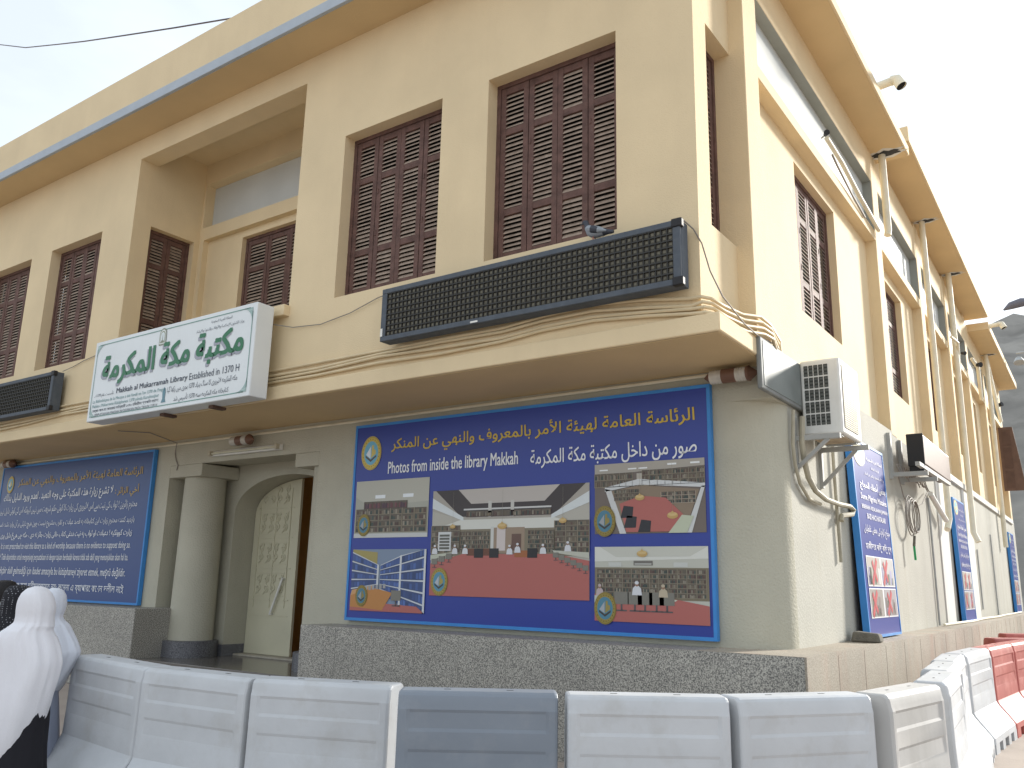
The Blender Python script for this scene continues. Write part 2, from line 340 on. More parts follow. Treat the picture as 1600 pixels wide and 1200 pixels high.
# ---- windows
def window_meshes(w, hgt, nl, missing=None):
    f = MB(); fb = 0.05
    f.box(0, fb, 0, .07, 0, hgt); f.box(w-fb, w, 0, .07, 0, hgt); f.box(fb, w-fb, 0, .07, hgt-fb, hgt); f.box(fb, w-fb, 0, .07, 0, fb)
    fm = f.mesh('window', [WOOD])
    dk = MB(); dk.quad((fb, .10, fb), (w-fb, .10, fb), (w-fb, .10, hgt-fb), (fb, .10, hgt-fb)); dm = dk.mesh('pane', [DARK])  # near-black sheet standing in for the unlit room behind the slats
    lw = (w-2*fb)/nl; leaves = []
    for i in range(nl):
        m = MB(); a = 0.004; b = lw-0.004; st = 0.064; H = hgt-2*fb-0.008; z0 = 0.004
        rails = [0, 0.265, 0.735, 1.0]; rh = 0.075
        m.box(a, a+st, .012, .05, z0, z0+H); m.box(b-st, b, .012, .05, z0, z0+H)
        edges = []
        for k, r in enumerate(rails):
            c = z0 + r*H; lo = c if k == 0 else c-rh if k == 3 else c-rh/2; hi = lo+rh
            m.box(a+st, b-st, .016, .048, lo, hi); edges.append((lo, hi))
        pk = 0.051
        for k in range(3):
            if missing == (i, k): continue
            z1, z2 = edges[k][1], edges[k+1][0]; n = int((z2-z1)/pk); p = (z2-z1)/n
            for q in range(n):
                zc = z1 + (q+.5)*p; j = rnd.uniform(-.004, .004); t = 0.005; y0, y1 = .014, .046
                dz = .020 + j
                m.hexa([(a+st, y0, zc-dz-t), (b-st, y0, zc-dz-t), (b-st, y1, zc+dz-t), (a+st, y1, zc+dz-t), (a+st, y0, zc-dz+t), (b-st, y0, zc-dz+t), (b-st, y1, zc+dz+t), (a+st, y1, zc+dz+t)], 1)
        if i in (1, 3): # little bolts and hinges
            for zz in (.35, .62): m.box(a+.012, a+.03, .004, .014, z0+H*zz, z0+H*zz+.07)
        leaves.append((m.mesh('shutter', [WOOD, SLAT]), fb + i*lw))
    return fm, dm, leaves
_wm = {}
def window(w, hgt, nl, pos, rz, missing=None, label=None):
    key = (round(w, 3), round(hgt, 3), nl, missing)
    if key not in _wm: _wm[key] = window_meshes(w, hgt, nl, missing)
    fm, dm, leaves = _wm[key]
    o = bpy.data.objects.new('window', fm); COL.objects.link(o); o.parent = LIB
    o.location = Vector(pos)-ORIG[LIB.name]; o.rotation_euler = (0, 0, rz)
    if label: o['label'] = label
    p = bpy.data.objects.new('pane', dm); COL.objects.link(p); p.parent = o
    for i, (m, x) in enumerate(leaves):
        s = bpy.data.objects.new('shutter', m); COL.objects.link(s); s.parent = o; s.location = (x, 0.004*(i % 2), 0.05)
    return o

# ---- upper front wall with window recesses and the loggia
WZ0, WZ1, RD = 4.94, 7.08, 0.165
fw_ = [(-5.185, -3.600), (-7.430, -5.850), (-14.600, -13.010), (-16.880, -15.295)]
LX0, LX1, LZ0, LZ1 = -12.12, -8.245, 4.86, 8.105
m = MB()
holes = [(a-XL, WZ0-3.94, b-XL, WZ1-3.94, RD+.12) for a, b in fw_] + [(LX0-XL, LZ0-3.94, LX1-XL, LZ1-3.94, 0.30)]
m.wall((XL, YU, 3.94), (1, 0, 0), (0, 0, 1), (0, -1, 0), XR-XL, ZS+.6-3.94, holes)
# loggia inside: left side wall (with its window), back wall, right side wall, ceiling
yb = 7.92
m.wall((LX0, YU+.3, LZ0), (0, 1, 0), (0, 0, 1), (1, 0, 0), yb-YU-.3, 8.5-LZ0, [(0.0, 0.12, .79, 2.21, RD+.12)])
m.wall((LX0, yb, LZ0), (1, 0, 0), (0, 0, 1), (0, -1, 0), LX1-LX0, 8.5-LZ0, [(.05, 7.34-LZ0, 3.5, 8.13-LZ0, .2), (.11, .12, 3.5, 7.12-LZ0, .10)])
m.wall((LX0+.11, yb+.10, LZ0+.12), (1, 0, 0), (0, 0, 1), (0, -1, 0), 3.39, 2.14, [(.91, .02, 3.0, 2.02, .16)])
m.quad((LX1, YU+.3, LZ0), (LX1, yb, LZ0), (LX1, yb, 8.5), (LX1, YU+.3, 8.5))
m.quad((LX0, YU+.3, 8.5), (LX0, yb, 8.5), (LX1, yb, 8.5), (LX1, YU+.3, 8.5))
m.quad((LX0, YU+.3, LZ1), (LX1, YU+.3, LZ1), (LX1, YU+.3, 8.5), (LX0, YU+.3, 8.5))
m.build('upper_front_wall', CREAM, LIB)
for a, b in fw_: window(b-a, WZ1-WZ0, 4, (a, YU+RD, WZ0), 0)
window(.79, 2.09, 2, (LX0-.12, YU+.3, LZ0+.12), PI/2)
window(2.09, 2.0, 4, (LX0+1.02, yb+.18, LZ0+.14), 0)
c = MB(); c.box(LX0+.052, LX0+3.498, yb+.17, yb+.22, 7.342, 8.128); c.build('clerestory_panel', CLER, LIB)
c = MB(); c.box(LX0+.002, LX1+.02, YU-.09, yb-.002, 4.84, 4.982); c.build('balcony_floor', CREAM, LIB, bevel=.008)

# ---- right-hand upper wall: recess plane, window openings, clerestory strips
bays = [(8.085, 13.34), (13.76, 17.2), (17.62, 20.6), (21.02, 23.9), (24.32, 27.4), (27.82, 31.9)]
pil = [(7.668, 8.085), (13.34, 13.76), (17.2, 17.62), (20.6, 21.02), (23.9, 24.32), (27.4, 27.82), (31.9, 32.4)]
NR = XR-XG
def rwall(mb, s0, s1, z0, z1, holes):
    P = RF(s0, NR, z0); U = (RF(s1, NR, z0)-P).normalized()
    mb.wall(P, U, (0, 0, 1), (U.y, -U.x, 0), (RF(s1, NR, 0)-RF(s0, NR, 0)).length, z1-z0, [(a-s0, b-z0, c-s0, d-z0, e) for a, b, c, d, e in holes])
m = MB(); CZ0, CZ1 = 7.10, 7.94
rwall(m, YU, 7.668, 3.94, ZS+.1, [(7.035, 4.905, 7.668-.001, 7.025, RD+.12)])
bw = [(9.74, 11.5), (14.62, 16.02), (18.35, 19.75), (21.8, 23.1), (25.2, 26.5), (29.0, 30.6)]
for i, (a, b) in enumerate(bays):
    w0, w1 = bw[i]
    if a < KS < b: pass
    rwall(m, a, b, 3.9, ZS+.1, [(w0, 4.83, w1, 6.74, .22)])
m.build('upper_side_wall', CREAM, LIB)
window(.632, 2.12, 2, (XR-RD, 7.035, 4.905), PI/2)
for i, (w0, w1) in enumerate(bw):
    ang = PI/2 + (KR if w0 > KS else 0); p = RF(w0, NR-RD, 4.83)
    window(w1-w0, 1.91, 4 if i == 0 else 2, RF(w0, NR-.10, 4.83), ang, (0, 0) if i == 0 else None, 'window with a broken louvre at its lower corner' if i == 0 else None)
for a, b in bays:
    m = MB(); m.rbox(a+.003, b-.003, NR+.001, NR+.02, CZ0+.002, CZ1-.002); m.build('clerestory_panel', CLER, LIB)
    m = MB(); m.rbox(a+.004, b-.001, NR+.02, -.010, CZ1-.007, CZ1-.001); m.rbox(b-.007, b-.0015, NR+.02, -.010, CZ0+.001, CZ1-.007); m.build('grey_reveal', CLERG, LIB)
    m = MB(); m.rbox(a, b, NR-.002, -.004, 6.94, CZ0); m.build('lintel', CREAM, LIB, bevel=.006)
    m = MB(); m.rbox(a, b, NR-.002, -.004, CZ1, ZS+.1); m.build('lintel', CREAM, LIB, bevel=.006)
for a, b in pil:
    m = MB(); m.rbox(a, b, NR-.01, 0.0, 3.9, ZS+.2); m.build('pilaster', CREAM, LIB, bevel=.008)
m = MB(); m.rbox(KS+1.6, 31.8, -.05, .05, 3.80, 3.93); m.build('ledge', WHITEP, LIB, bevel=.006)

# ---- eaves and roof
FE, XE = 6.155, -2.117
m = MB(); m.box(XL, XE, FE, YU+.6, ZS, ZS+.15); m.build('front_eave', [GREYP], LIB, bevel=.006)
m = MB(); m.box(XL, XE-.03, FE+.012, YU+.6, ZS+.15, 9.19); m.build('front_parapet', CREAM, LIB, bevel=.008)
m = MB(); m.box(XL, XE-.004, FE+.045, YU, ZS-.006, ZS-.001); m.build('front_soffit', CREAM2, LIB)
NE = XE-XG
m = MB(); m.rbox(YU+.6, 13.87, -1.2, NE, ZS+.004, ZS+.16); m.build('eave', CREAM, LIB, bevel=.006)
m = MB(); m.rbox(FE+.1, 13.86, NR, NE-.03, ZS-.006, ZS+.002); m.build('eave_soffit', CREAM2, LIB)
m = MB(); m.rbox(13.872, 24.8, -1.2, NE+.012, 8.74, 9.0); m.rbox(13.872, 24.8, -1.2, -.05, 8.4, 8.74); m.build('eave', CREAM, LIB, bevel=.006)
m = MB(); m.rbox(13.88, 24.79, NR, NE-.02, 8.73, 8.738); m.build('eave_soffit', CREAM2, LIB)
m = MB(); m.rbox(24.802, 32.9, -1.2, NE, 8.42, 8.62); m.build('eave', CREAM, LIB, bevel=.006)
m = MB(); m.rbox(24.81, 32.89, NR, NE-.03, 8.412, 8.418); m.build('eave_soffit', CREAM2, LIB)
m = MB(); m.quad((XL, YU+.55, 8.60), (XG-1, YU+.55, 8.60), (XG-1.2, 32.8, 8.60), (XL, 32.8, 8.60))
m.quad(RF(32.4, 0, 0), RF(32.4, -17, 0), RF(32.4, -17, 8.6), RF(32.4, 0, 8.6)); m.build('roof', CREAM, LIB)

# ---- overhanging slab between the storeys
m = MB(); ZB, ZT = 3.775, 3.945
m.hexa([(XL, 6.68, ZB), (-2.60, 6.68, ZB), (-2.615, 8.5, ZB), (XL, 8.5, ZB), (XL, 6.68, ZT), (-2.60, 6.68, ZT), (-2.615, 8.5, ZT), (XL, 8.5, ZT)])
m.build('overhang_slab', CREAM, LIB, bevel=.012)
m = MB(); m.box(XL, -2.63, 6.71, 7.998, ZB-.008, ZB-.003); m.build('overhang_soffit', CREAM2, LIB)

# ---- ground storey walls
YG = 8.0; PX0, PX1 = -12.35, -8.90        # porch opening
m = MB(); R_ = 0.46; cx, cy = XG-R_, YG+R_
m.quad((XL, YG, .0), (PX0, YG, 0), (PX0, YG, ZB), (XL, YG, ZB))
m.quad((PX0, YG, 3.36), (PX1, YG, 3.36), (PX1, YG, ZB), (PX0, YG, ZB))
m.quad((PX1, YG, 0), (cx, YG, 0), (cx, YG, ZB), (PX1, YG, ZB))
m.quad((PX0, YG, 0), (PX0, 8.72, 0), (PX0, 8.72, 3.36), (PX0, YG, 3.36)); m.quad((PX1, 8.72, 0), (PX1, YG, 0), (PX1, YG, 3.36), (PX1, 8.72, 3.36))
m.quad((PX0, YG, 3.36), (PX0, 8.72, 3.40), (PX1, 8.72, 3.40), (PX1, YG, 3.36))
n = 14; arc = [(cx+R_*math.sin(k/n*PI/2), cy-R_*math.cos(k/n*PI/2)) for k in range(n+1)]
m.add([(x, y, z) for x, y in arc for z in (0, ZB)], [(2*k, 2*k+2, 2*k+3, 2*k+1) for k in range(n)], 0, True)
m.build('ground_front_wall', BEIGE, LIB)
m = MB()
m.quad((XG, cy, 0), (XG, KS, 0), (XG, KS, ZT), (XG, cy, ZT)); m.quad(RF(KS, 0, 0), RF(32.6, 0, 0), RF(32.6, 0, ZT-.05), RF(KS, 0, ZT-.05))
m.quad((XG, cy, ZT), (XG, KS, ZT), RF(KS, -.3, ZT), (XG-.3, cy, ZT)); m.quad(RF(KS, 0, ZT-.05), RF(32.6, 0, ZT-.05), RF(32.6, -.3, ZT-.05), RF(KS, -.3, ZT-.05))
m.quad(RF(32.6, 0, 0), RF(32.6, -6, 0), RF(32.6, -6, ZT-.05), RF(32.6, 0, ZT-.05))
m.build('ground_side_wall', PALE, LIB)
m = MB()
for a, b in ((16.9, 17.9), (20.3, 21.6)):
    m = MB(); m.rbox(a, b, -.02, .02, 1.1, 3.80); m.build('white_pier', WHITEP, LIB)
m = MB(); m.box(cx-.02, XG+.004, YG-.004, cy+.02, 3.44, ZB-.002); m.build('corner_corbel', BEIGE, LIB, bevel=.006)

# ---- plinth
m = MB(); PY = 7.45; PZ = 1.10; PXR = -2.255
m.box(-8.40, PXR-.02, PY, YG+.3, 0, PZ)
for x in [-8.40+.62*k for k in range(1, 10)]: m.box(x-.002, x+.002, PY-.0012, PY+.01, .02, PZ-.02, 1)
m.build('plinth', [GRAN, GJOINT], LIB)
m = MB(); m.box(XL, -12.0, PY, 8.69, 0, PZ+.07); m.build('plinth', GRAN, LIB, bevel=.012)
m = MB(); NP = PXR-XG
m.hexa([RF(PY+.003, -.6, 0), RF(PY+.003, NP, 0), RF(KS, NP, 0), RF(KS, -.6, 0), RF(PY+.003, -.6, PZ+.003), RF(PY+.003, NP, PZ+.003), RF(KS, NP, PZ+.003), RF(KS, -.6, PZ+.003)])
m.hexa([RF(KS, -.6, 0), RF(KS, NP, 0), RF(33, NP, 0), RF(33, -.6, 0), RF(KS, -.6, PZ+.003), RF(KS, NP, PZ+.003), RF(33, NP, PZ+.003), RF(33, -.6, PZ+.003)])
for k in range(1, 26): m.rbox(PY+k*.95, PY+k*.95+.006, NP-.01, NP+.0015, .02, PZ-.03, 1)
m.build('plinth', [GRANS, mat('tan_joint', (.22, .18, .14), .9)], LIB)

# ---- entrance porch
ZF = 0.465
m = MB(); m.box(-12.0, -8.40, PY+.1, 9.2, 0, ZF); m.box(-12.0, -8.40, PY-.25, PY+.1, 0, ZF-.16); m.box(-12.0, -8.40, PY-.6, PY-.25, 0, ZF-.32); m.build('porch_floor', TILE, LIB, bevel=.01)
for x0, x1 in ((PX0+.002, -11.52), (-9.385, PX1-.002)):
    m = MB(); m.box(x0, x1, YG-.003, 8.698, 3.165, 3.359); m.build('porch_bracket', BEIGE, LIB, bevel=.01)
for x in (-11.90, -8.915):
    m = MB(); m.lathe([(ZF+.24, .335), (1.2, .33), (2.4, .32), (3.164, .315)], (x, 8.36, 0), n=40); cl = m.build('column', BEIGE, LIB)
    m = MB(); m.lathe([(ZF, .42), (ZF+.235, .42), (ZF+.24, .36)], (x, 8.36, 0), n=12); m.build('column_base', GRAND, cl)
# arched wall behind
YD, AC, AW, AZ, AT = 8.70, -10.33, 1.22, 2.62, 3.20
def arch_pts(c, w, zs, zt, n=24): return [(c-w*math.cos(PI*k/n), zs+(zt-zs)*math.sin(PI*k/n)**0.9) for k in range(n+1)]
m = MB(); ap = [(AC-AW, ZF)] + arch_pts(AC, AW, AZ, AT) + [(AC+AW, ZF)]
top = 3.42; n = len(ap); vs = []; fs = []
m.quad((PX0-.02, YD, 0), (AC-AW, YD, 0), (AC-AW, YD, top), (PX0-.02, YD, top)); m.quad((AC+AW, YD, 0), (PX1+.02, YD, 0), (PX1+.02, YD, top), (AC+AW, YD, top))
for k in range(1, n-2): m.quad((ap[k][0], YD, ap[k][1]), (ap[k+1][0], YD, ap[k+1][1]), (ap[k+1][0], YD, top), (ap[k][0], YD, top))
for k in range(n-1): m.quad((ap[k][0], YD, ap[k][1]), (ap[k][0], YD+.44, ap[k][1]), (ap[k+1][0], YD+.44, ap[k+1][1]), (ap[k+1][0], YD, ap[k+1][1]))
m.build('arched_entrance_wall', BEIGE, LIB)
m = MB(); m.box(AC-AW-.01, AC-AW+.003, YD+.004, YD+.40, ZF, ZF+.17); m.box(-11.85, AC-AW+.003, YD-.012, YD+.004, ZF, ZF+.17); m.build('skirting', GRAND, LIB)
m = MB(); m.box(AC-AW+.004, AC+AW-.004, YD+.2, YD+.46, ZF, ZF+.03); m.build('threshold', mat('worn_threshold', (.42, .38, .31), .8, .15, 10), LIB, bevel=.006)
# entrance hall seen through the open leaf
m = MB(); m.box(-12.2, -8.5, 9.3, 10.4, ZF-.05, 3.7); 
for f in m.f: f.reverse()
m.f.pop(2); m.m.pop(2); m.sm.pop(2); m.build('entrance_hall', BROWNROOM, LIB)
# door leaf with arched top
yl = YD+.40; dx0, dx1 = AC-AW+.01, -10.475
m = MB(); pr = [(dx0, ZF+.035)] + [p for p in arch_pts(AC, AW-.012, AZ, AT-.012, 40) if dx0 <= p[0] < dx1] 
ztop = AZ+(AT-.012-AZ)*math.sin(math.acos((AC-dx1)/(AW-.012)))**0.9
pr += [(dx1, ztop), (dx1, ZF+.035)]
n = len(pr)
m.add([(x, yl, z) for x, z in pr] + [(x, yl+.045, z) for x, z in pr], [tuple(range(n)), tuple(range(n, 2*n))[::-1]] + [(k, k+n, (k+1) % n+n, (k+1) % n) for k in range(n)])
door = m.build('door', DOORP, LIB)
def inside(x, z): 
    t = abs(x-AC)/(AW-.03); 
    return z < AZ or (t < 1 and z < AZ+(AT-.03-AZ)*math.sin(math.acos(t))**0.9)
m = MB(); yt = yl-.006
for zz in (1.32, 1.80, 2.27, 2.74): m.bar((dx0+.03, yt, zz), (dx1-.12, yt, zz), .012, .016)
for x in (dx0+.13, dx0+.52, dx1-.2):
    z = 1.20
    while z < 3.1 and inside(x, z+.1): z += .05
    m.bar((x, yt, 1.2), (x, yt, z), .016, .012)
for zz in (1.38, 1.73, 1.86, 2.2, 2.33, 2.67): m.bar((dx0+.17, yt, zz), (dx1-.24, yt, zz), .010, .012)
m.bar((dx0+.03, yt, 1.08), (dx1-.1, yt, 1.08), .006, .006)
px = [dx0+.24, dx0+.41, dx0+.58, dx0+.75]
for z0 in (1.40, 1.88, 2.35, 2.80):
    for i, x in enumerate(px):
        for up_ in (0, 1):
            zc = z0 + .09 + up_*.14; sg = 1 if (i % 2) ^ up_ else -1; pts = []
            for k in range(15):
                t = k/14; r = .062*(1-.78*t); a = sg*(t*4.4*PI/1.6) + (PI/2 if up_ else -PI/2)
                pts.append((x+r*math.cos(a), yt, zc+r*math.sin(a)))
            if all(inside(p[0], p[2]) for p in pts): m.tube(pts, .011, 6, cap=False)
        if inside(x, z0+.3): m.tube([(x-.06, yt, z0), (x+.02, yt, z0+.09), (x-.02, yt, z0+.2), (x+.06, yt, z0+.3)], .010, 6, cap=False)
m.build('scrollwork', DOORP, door)
m = MB(); m.tube([(dx1-.46, yl-.05, 1.10), (dx1-.22, yl-.05, 1.66)], .018, 10); m.bar((dx1-.45, yl-.05, 1.11), (dx1-.45, yl, 1.11), .02, .02); m.bar((dx1-.23, yl-.05, 1.64), (dx1-.23, yl, 1.64), .02, .02)
m.build('handle', PVC, door)
# dark rounded shape just inside the doorway
b = MB(); b.lathe([(0, .02), (.02, .15), (.10, .20), (.3, .21), (.42, .17), (.5, .06), (.51, .0)], (-10.28, 9.62, .93), n=20); b.box(-10.31, -10.25, 9.59, 9.65, ZF-.05, .95); b.box(-10.5, -10.06, 9.4, 9.84, ZF-.05, ZF-.01)
tag(b.build('stool', BLACK, loc=(-10.28, 9.62, ZF-.05), bevel=0), 'dark rounded seat in the shadow of the half-open entrance', 'seat')

# ================================================================== THINGS FIXED TO THE BUILDING
GOLD = (0.60, 0.42, 0.05); INKW = (0.80, 0.82, 0.85); NAVY = (0.022, 0.045, 0.29)
T1 = arabic('الرئاسة العامة لهيئة الأمر بالمعروف والنهي عن المنكر')
def banner(name, P, U, N, w, h, label, cat, group, thick=.05, edge=.035, V=(0, 0, 1), ground=None):
    """box-framed printed board: returns root and sheet"""
    P = Vector(P); U = Vector(U).normalized(); N = Vector(N).normalized(); V = Vector(V).normalized()
    r = empty(name, P + U*w/2 - N*thick, label, cat, group)
    q = lambda u, v, d: P+U*u+V*v+N*d
    def bx(mb, u0, u1, v0, v1, d0, d1): mb.hexa([q(u0, v0, d1), q(u1, v0, d1), q(u1, v0, d0), q(u0, v0, d0), q(u0, v1, d1), q(u1, v1, d1), q(u1, v1, d0), q(u0, v1, d0)])
    m = MB(); bx(m, edge, w-edge, edge, h-edge, -thick, 0); 
    m.c = [ground or NAVY]*len(m.f); m.build('panel', PRINTG, r)
    f = MB(); bx(f, 0, edge, 0, h, -thick, .006); bx(f, w-edge, w, 0, h, -thick, .006); bx(f, edge, w-edge, 0, edge, -thick, .006); bx(f, edge, w-edge, h-edge, h, -thick, .006)
    f.build('frame', BLUEM, r)
    return r, Sheet(P, U, V, N)

def jit(c, a=.25): k = 1+rnd.uniform(-a, a); return tuple(max(0, x*k) for x in c)
def shelves(sh, u0, v0, u1, v1, rows, cols, l=4, books=((.10, .06, .05), (.16, .13, .09), (.05, .07, .06), (.25, .22, .17)), back=(.12, .10, .075), frame=(.28, .24, .17)):
    sh.rect(u0, v0, u1, v1, back, l)
    hr = (v1-v0)/rows; wc = (u1-u0)/cols
    for r in range(rows):
        for c in range(cols):
            n = 5
            for k in range(n):
                if rnd.random() < .1: continue
                a = u0+c*wc+wc*(.08+.84*k/n); sh.rect(a, v0+r*hr+hr*.10, a+wc*.84/n*.9, v0+r*hr+hr*rnd.uniform(.6, .85), jit(rnd.choice(books)), l+1)
        sh.rect(u0, v0+r*hr, u1, v0+r*hr+hr*.09, frame, l+2)
    for c in range(cols+1): sh.rect(u0+c*wc-wc*.03, v0, u0+c*wc+wc*.03, v1, frame, l+2)
def sitter(sh, u, v, s, l=8, col=(.65, .66, .68)):
    sh.poly([(u-.5*s, v), (u+.5*s, v), (u+.42*s, v+.6*s), (u+.15*s, v+.85*s), (u-.15*s, v+.85*s), (u-.42*s, v+.6*s)], col, l); sh.disc(u, v+1.0*s, .2*s, .24*s, (.30, .17, .11), l+1, 10); sh.disc(u, v+1.1*s, .21*s, .16*s, col, l+2, 10)
def chair(sh, u, v, s, l=9):
    sh.rect(u-.4*s, v+.3*s, u+.4*s, v+.9*s, (.20, .19, .16), l); sh.rect(u-.05*s, v, u+.05*s, v+.3*s, (.10, .09, .09), l); sh.rect(u-.3*s, v-.04*s, u+.3*s, v+.03*s, (.10, .09, .09), l)
def lampdrop(sh, u, v, s, vt, l=9):
    sh.rect(u-.01*s, v, u+.01*s, vt, (.3, .28, .22), l); sh.disc(u, v-.16*s, .5*s, .27*s, (.52, .34, .12), l+1, 16); sh.disc(u, v-.05*s, .42*s, .16*s, (.62, .45, .20), l+2, 16); sh.poly([(u-.2*s, v), (u+.2*s, v), (u+.03*s, v+.22*s), (u-.03*s, v+.22*s)], (.55, .38, .15), l+3)
CARPET = (.43, .13, .11)

# ---- large photo board on the right
bw_, bh_ = 4.93, 2.475
bn, sh = banner('photo_board', (-8.145, 7.93, 1.155), (1, 0, .0005), (0, -1, 0), bw_, bh_, 'large blue board of five library interior photographs with gold and white lettering', 'banner', None, .06)
U_ = lambda x: x*bw_; V_ = lambda y: y*bh_
# (fractions measured on the board, y upwards)
sh.text(T1, U_(.133), V_(.828), U_(.966), V_(.922), GOLD, 2, .014)
sh.text(arabic('صور من داخل مكتبة مكة المكرمة'), U_(.566), V_(.705), U_(.969), V_(.79), INKW, 2, .008)
sh.text('Photos from inside the library Makkah', U_(.125), V_(.712), U_(.531), V_(.792), INKW, 2, .010)
em = Sheet(sh.P, sh.U, sh.V, sh.N); emblem(em, U_(.062), V_(.846), .222); em.build('emblem', PRINT, bn)
lettering = sh
def photo(x0, y0, x1, y1, base, l=2):
    global sh
    if sh is not lettering: sh.build('photo', PRINT, bn)
    sh = Sheet(lettering.P, lettering.U, lettering.V, lettering.N); sh.rect(U_(x0), V_(y0), U_(x1), V_(y1), base, l)
    return U_(x0), V_(y0), U_(x1)-U_(x0), V_(y1)-V_(y0)
# photo A: upper left, grey reading room
x, y, w, h_ = photo(.016, .41, .267, .70, (.40, .40, .34))
sh.poly([(x, y+h_*.72), (x+w*.2, y+h_*.55), (x+w, y+h_*.6), (x+w, y+h_), (x, y+h_)], (.47, .46, .39), 3); sh.rect(x, y, x+w, y+h_*.07, (.55, .56, .55), 3)
shelves(sh, x+w*.02, y+h_*.09, x+w*.98, y+h_*.5, 4, 6); shelves(sh, x+w*.13, y+h_*.5, x+w*.72, y+h_*.63, 1, 5, books=((.16, .06, .07), (.09, .05, .07)), frame=(.1, .07, .06))
for a in (.28, .66): sh.rect(x+w*a, y+h_*.68, x+w*(a+.14), y+h_*.74, (.8, .84, .86), 5)
emblem(sh, x+w*.14, y+h_*.22, .14, 9, .45)
# photo B: lower left, blue folders and a desk
x, y, w, h_ = photo(.018, .05, .267, .352, (.20, .26, .36))
sh.poly([(x, y+h_*.62), (x+w*.35, y+h_*.55), (x+w*.35, y+h_*.95), (x, y+h_)], (.36, .30, .10), 3)
VX, VY = .39, .52
def pv(a, t): return (x+w*a, y+h_*min(.995, max(.0, VY+(t-VY)*(abs(a-VX)+.38)/.80)))     # rows fan out from the far corner
for a0, a1, nb in ((.0, .36, 9), (.40, .66, 7), (.68, .99, 8)):
    for i in range(6):
        t0 = .05+.155*i; sh.poly([pv(a0, t0), pv(a1, t0), pv(a1, t0+.13), pv(a0, t0+.13)], jit((.05, .08, .20)), 4)
        for q in range(nb):
            c0, c1 = a0+(a1-a0)*(q+.08)/nb, a0+(a1-a0)*(q+.9)/nb; tt = t0+rnd.uniform(.085, .115); sh.poly([pv(c0, t0+.01), pv(c1, t0+.01), pv(c1, tt), pv(c0, tt)], jit((.06, .11, .29), .45), 5)
        sh.poly([pv(a0, t0+.13), pv(a1, t0+.13), pv(a1, t0+.15), pv(a0, t0+.15)], (.60, .63, .66), 6)
for a0 in (.355, .66, .975): sh.poly([pv(a0, .0), pv(a0+.025, .0), pv(a0+.025, .98), pv(a0, .98)], (.62, .64, .66), 7)
sh.poly([(x, y), (x+w, y), (x+w*.9, y+h_*.10), (x, y+h_*.16)], CARPET, 7); sh.poly([(x, y+h_*.06), (x+w*.45, y+h_*.02), (x+w*.58, y+h_*.30), (x+w*.30, y+h_*.38), (x, y+h_*.24)], (.50, .22, .06), 8)
sh.poly([(x, y+h_*.24), (x+w*.30, y+h_*.38), (x+w*.32, y+h_*.42), (x+w*.02, y+h_*.33)], (.60, .33, .14), 8); chair(sh, x+w*.63, y+h_*.10, .2, 9)
for k in range(6): sh.rect(x+w*(.2+.05*k), y+h_*(.33+.008*k), x+w*(.235+.05*k), y+h_*(.40+.008*k), jit((.4, .4, .4), .7), 9)
emblem(sh, x+w*.16, y+h_*.24, .13, 11, .45)
# photo C: the great hall
x, y, w, h_ = photo(.281, .135, .721, .628, (.46, .44, .38))
sh.poly([(x, y+h_*.80), (x+w*.22, y+h_*.71), (x+w*.80, y+h_*.71), (x+w, y+h_*.86), (x+w, y+h_), (x, y+h_)], (.40, .37, .32), 3)
sh.poly([(x+w*.02, y+h_), (x+w*.20, y+h_*.74), (x+w*.80, y+h_*.74), (x+w*.98, y+h_)], (.05, .04, .04), 4)
sh.poly([(x+w*.18, y+h_), (x+w*.27, y+h_*.86), (x+w*.74, y+h_*.86), (x+w*.83, y+h_)], (.50, .46, .42), 5)
sh.rect(x+w*.22, y+h_*.80, x+w*.78, y+h_*.815, (.6, .6, .58), 5)
for a in (.385, .53): sh.rect(x+w*a, y+h_*.73, x+w*(a+.022), y+h_*.88, (.55, .54, .5), 6)
shelves(sh, x+w*.24, y+h_*.735, x+w*.78, y+h_*.79, 1, 9, 6, frame=(.08, .05, .05))
for k in (0, 1):
    m_ = lambda a: x+w*a if not k else x+w*(1-a)
    sh.poly([(m_(0), y+h_*.83), (m_(.22), y+h_*.70), (m_(.22), y+h_*.735), (m_(.0), y+h_*.93)], (.66, .70, .70), 5)
sh.rect(x, y+h_*.37, x+w, y+h_*.62, (.22, .19, .13), 4); sh.poly([(x, y+h_*.62), (x+w, y+h_*.62), (x+w*.8, y+h_*.71), (x+w*.2, y+h_*.71)], (.66, .66, .60), 4)
shelves(sh, x, y+h_*.40, x+w*.20, y+h_*.66, 5, 3, 5); shelves(sh, x+w*.20, y+h_*.40, x+w*.40, y+h_*.60, 5, 5, 5); shelves(sh, x+w*.64, y+h_*.40, x+w*.80, y+h_*.60, 5, 4, 5); shelves(sh, x+w*.80, y+h_*.40, x+w, y+h_*.68, 6, 3, 5)
sh.rect(x+w*.05, y+h_*.42, x+w*.14, y+h_*.60, (.62, .63, .62), 8)
for k in range(5): sh.rect(x+w*.06, y+h_*(.435+.03*k), x+w*.13, y+h_*(.455+.03*k), (.12, .12, .1), 9)
sh.rect(x+w*.42, y+h_*.40, x+w*.62, y+h_*.63, (.32, .24, .17), 5); sh.rect(x+w*.445, y+h_*.42, x+w*.50, y+h_*.64, (.62, .55, .52), 6); sh.rect(x+w*.405, y+h_*.38, x+w*.425, y+h_*.64, (.6, .6, .56), 6); sh.rect(x+w*.54, y+h_*.42, x+w*.60, y+h_*.57, (.14, .08, .06), 6)
sh.poly([(x, y), (x+w, y), (x+w, y+h_*.33), (x+w*.8, y+h_*.39), (x+w*.22, y+h_*.39), (x, y+h_*.30)], CARPET, 7)
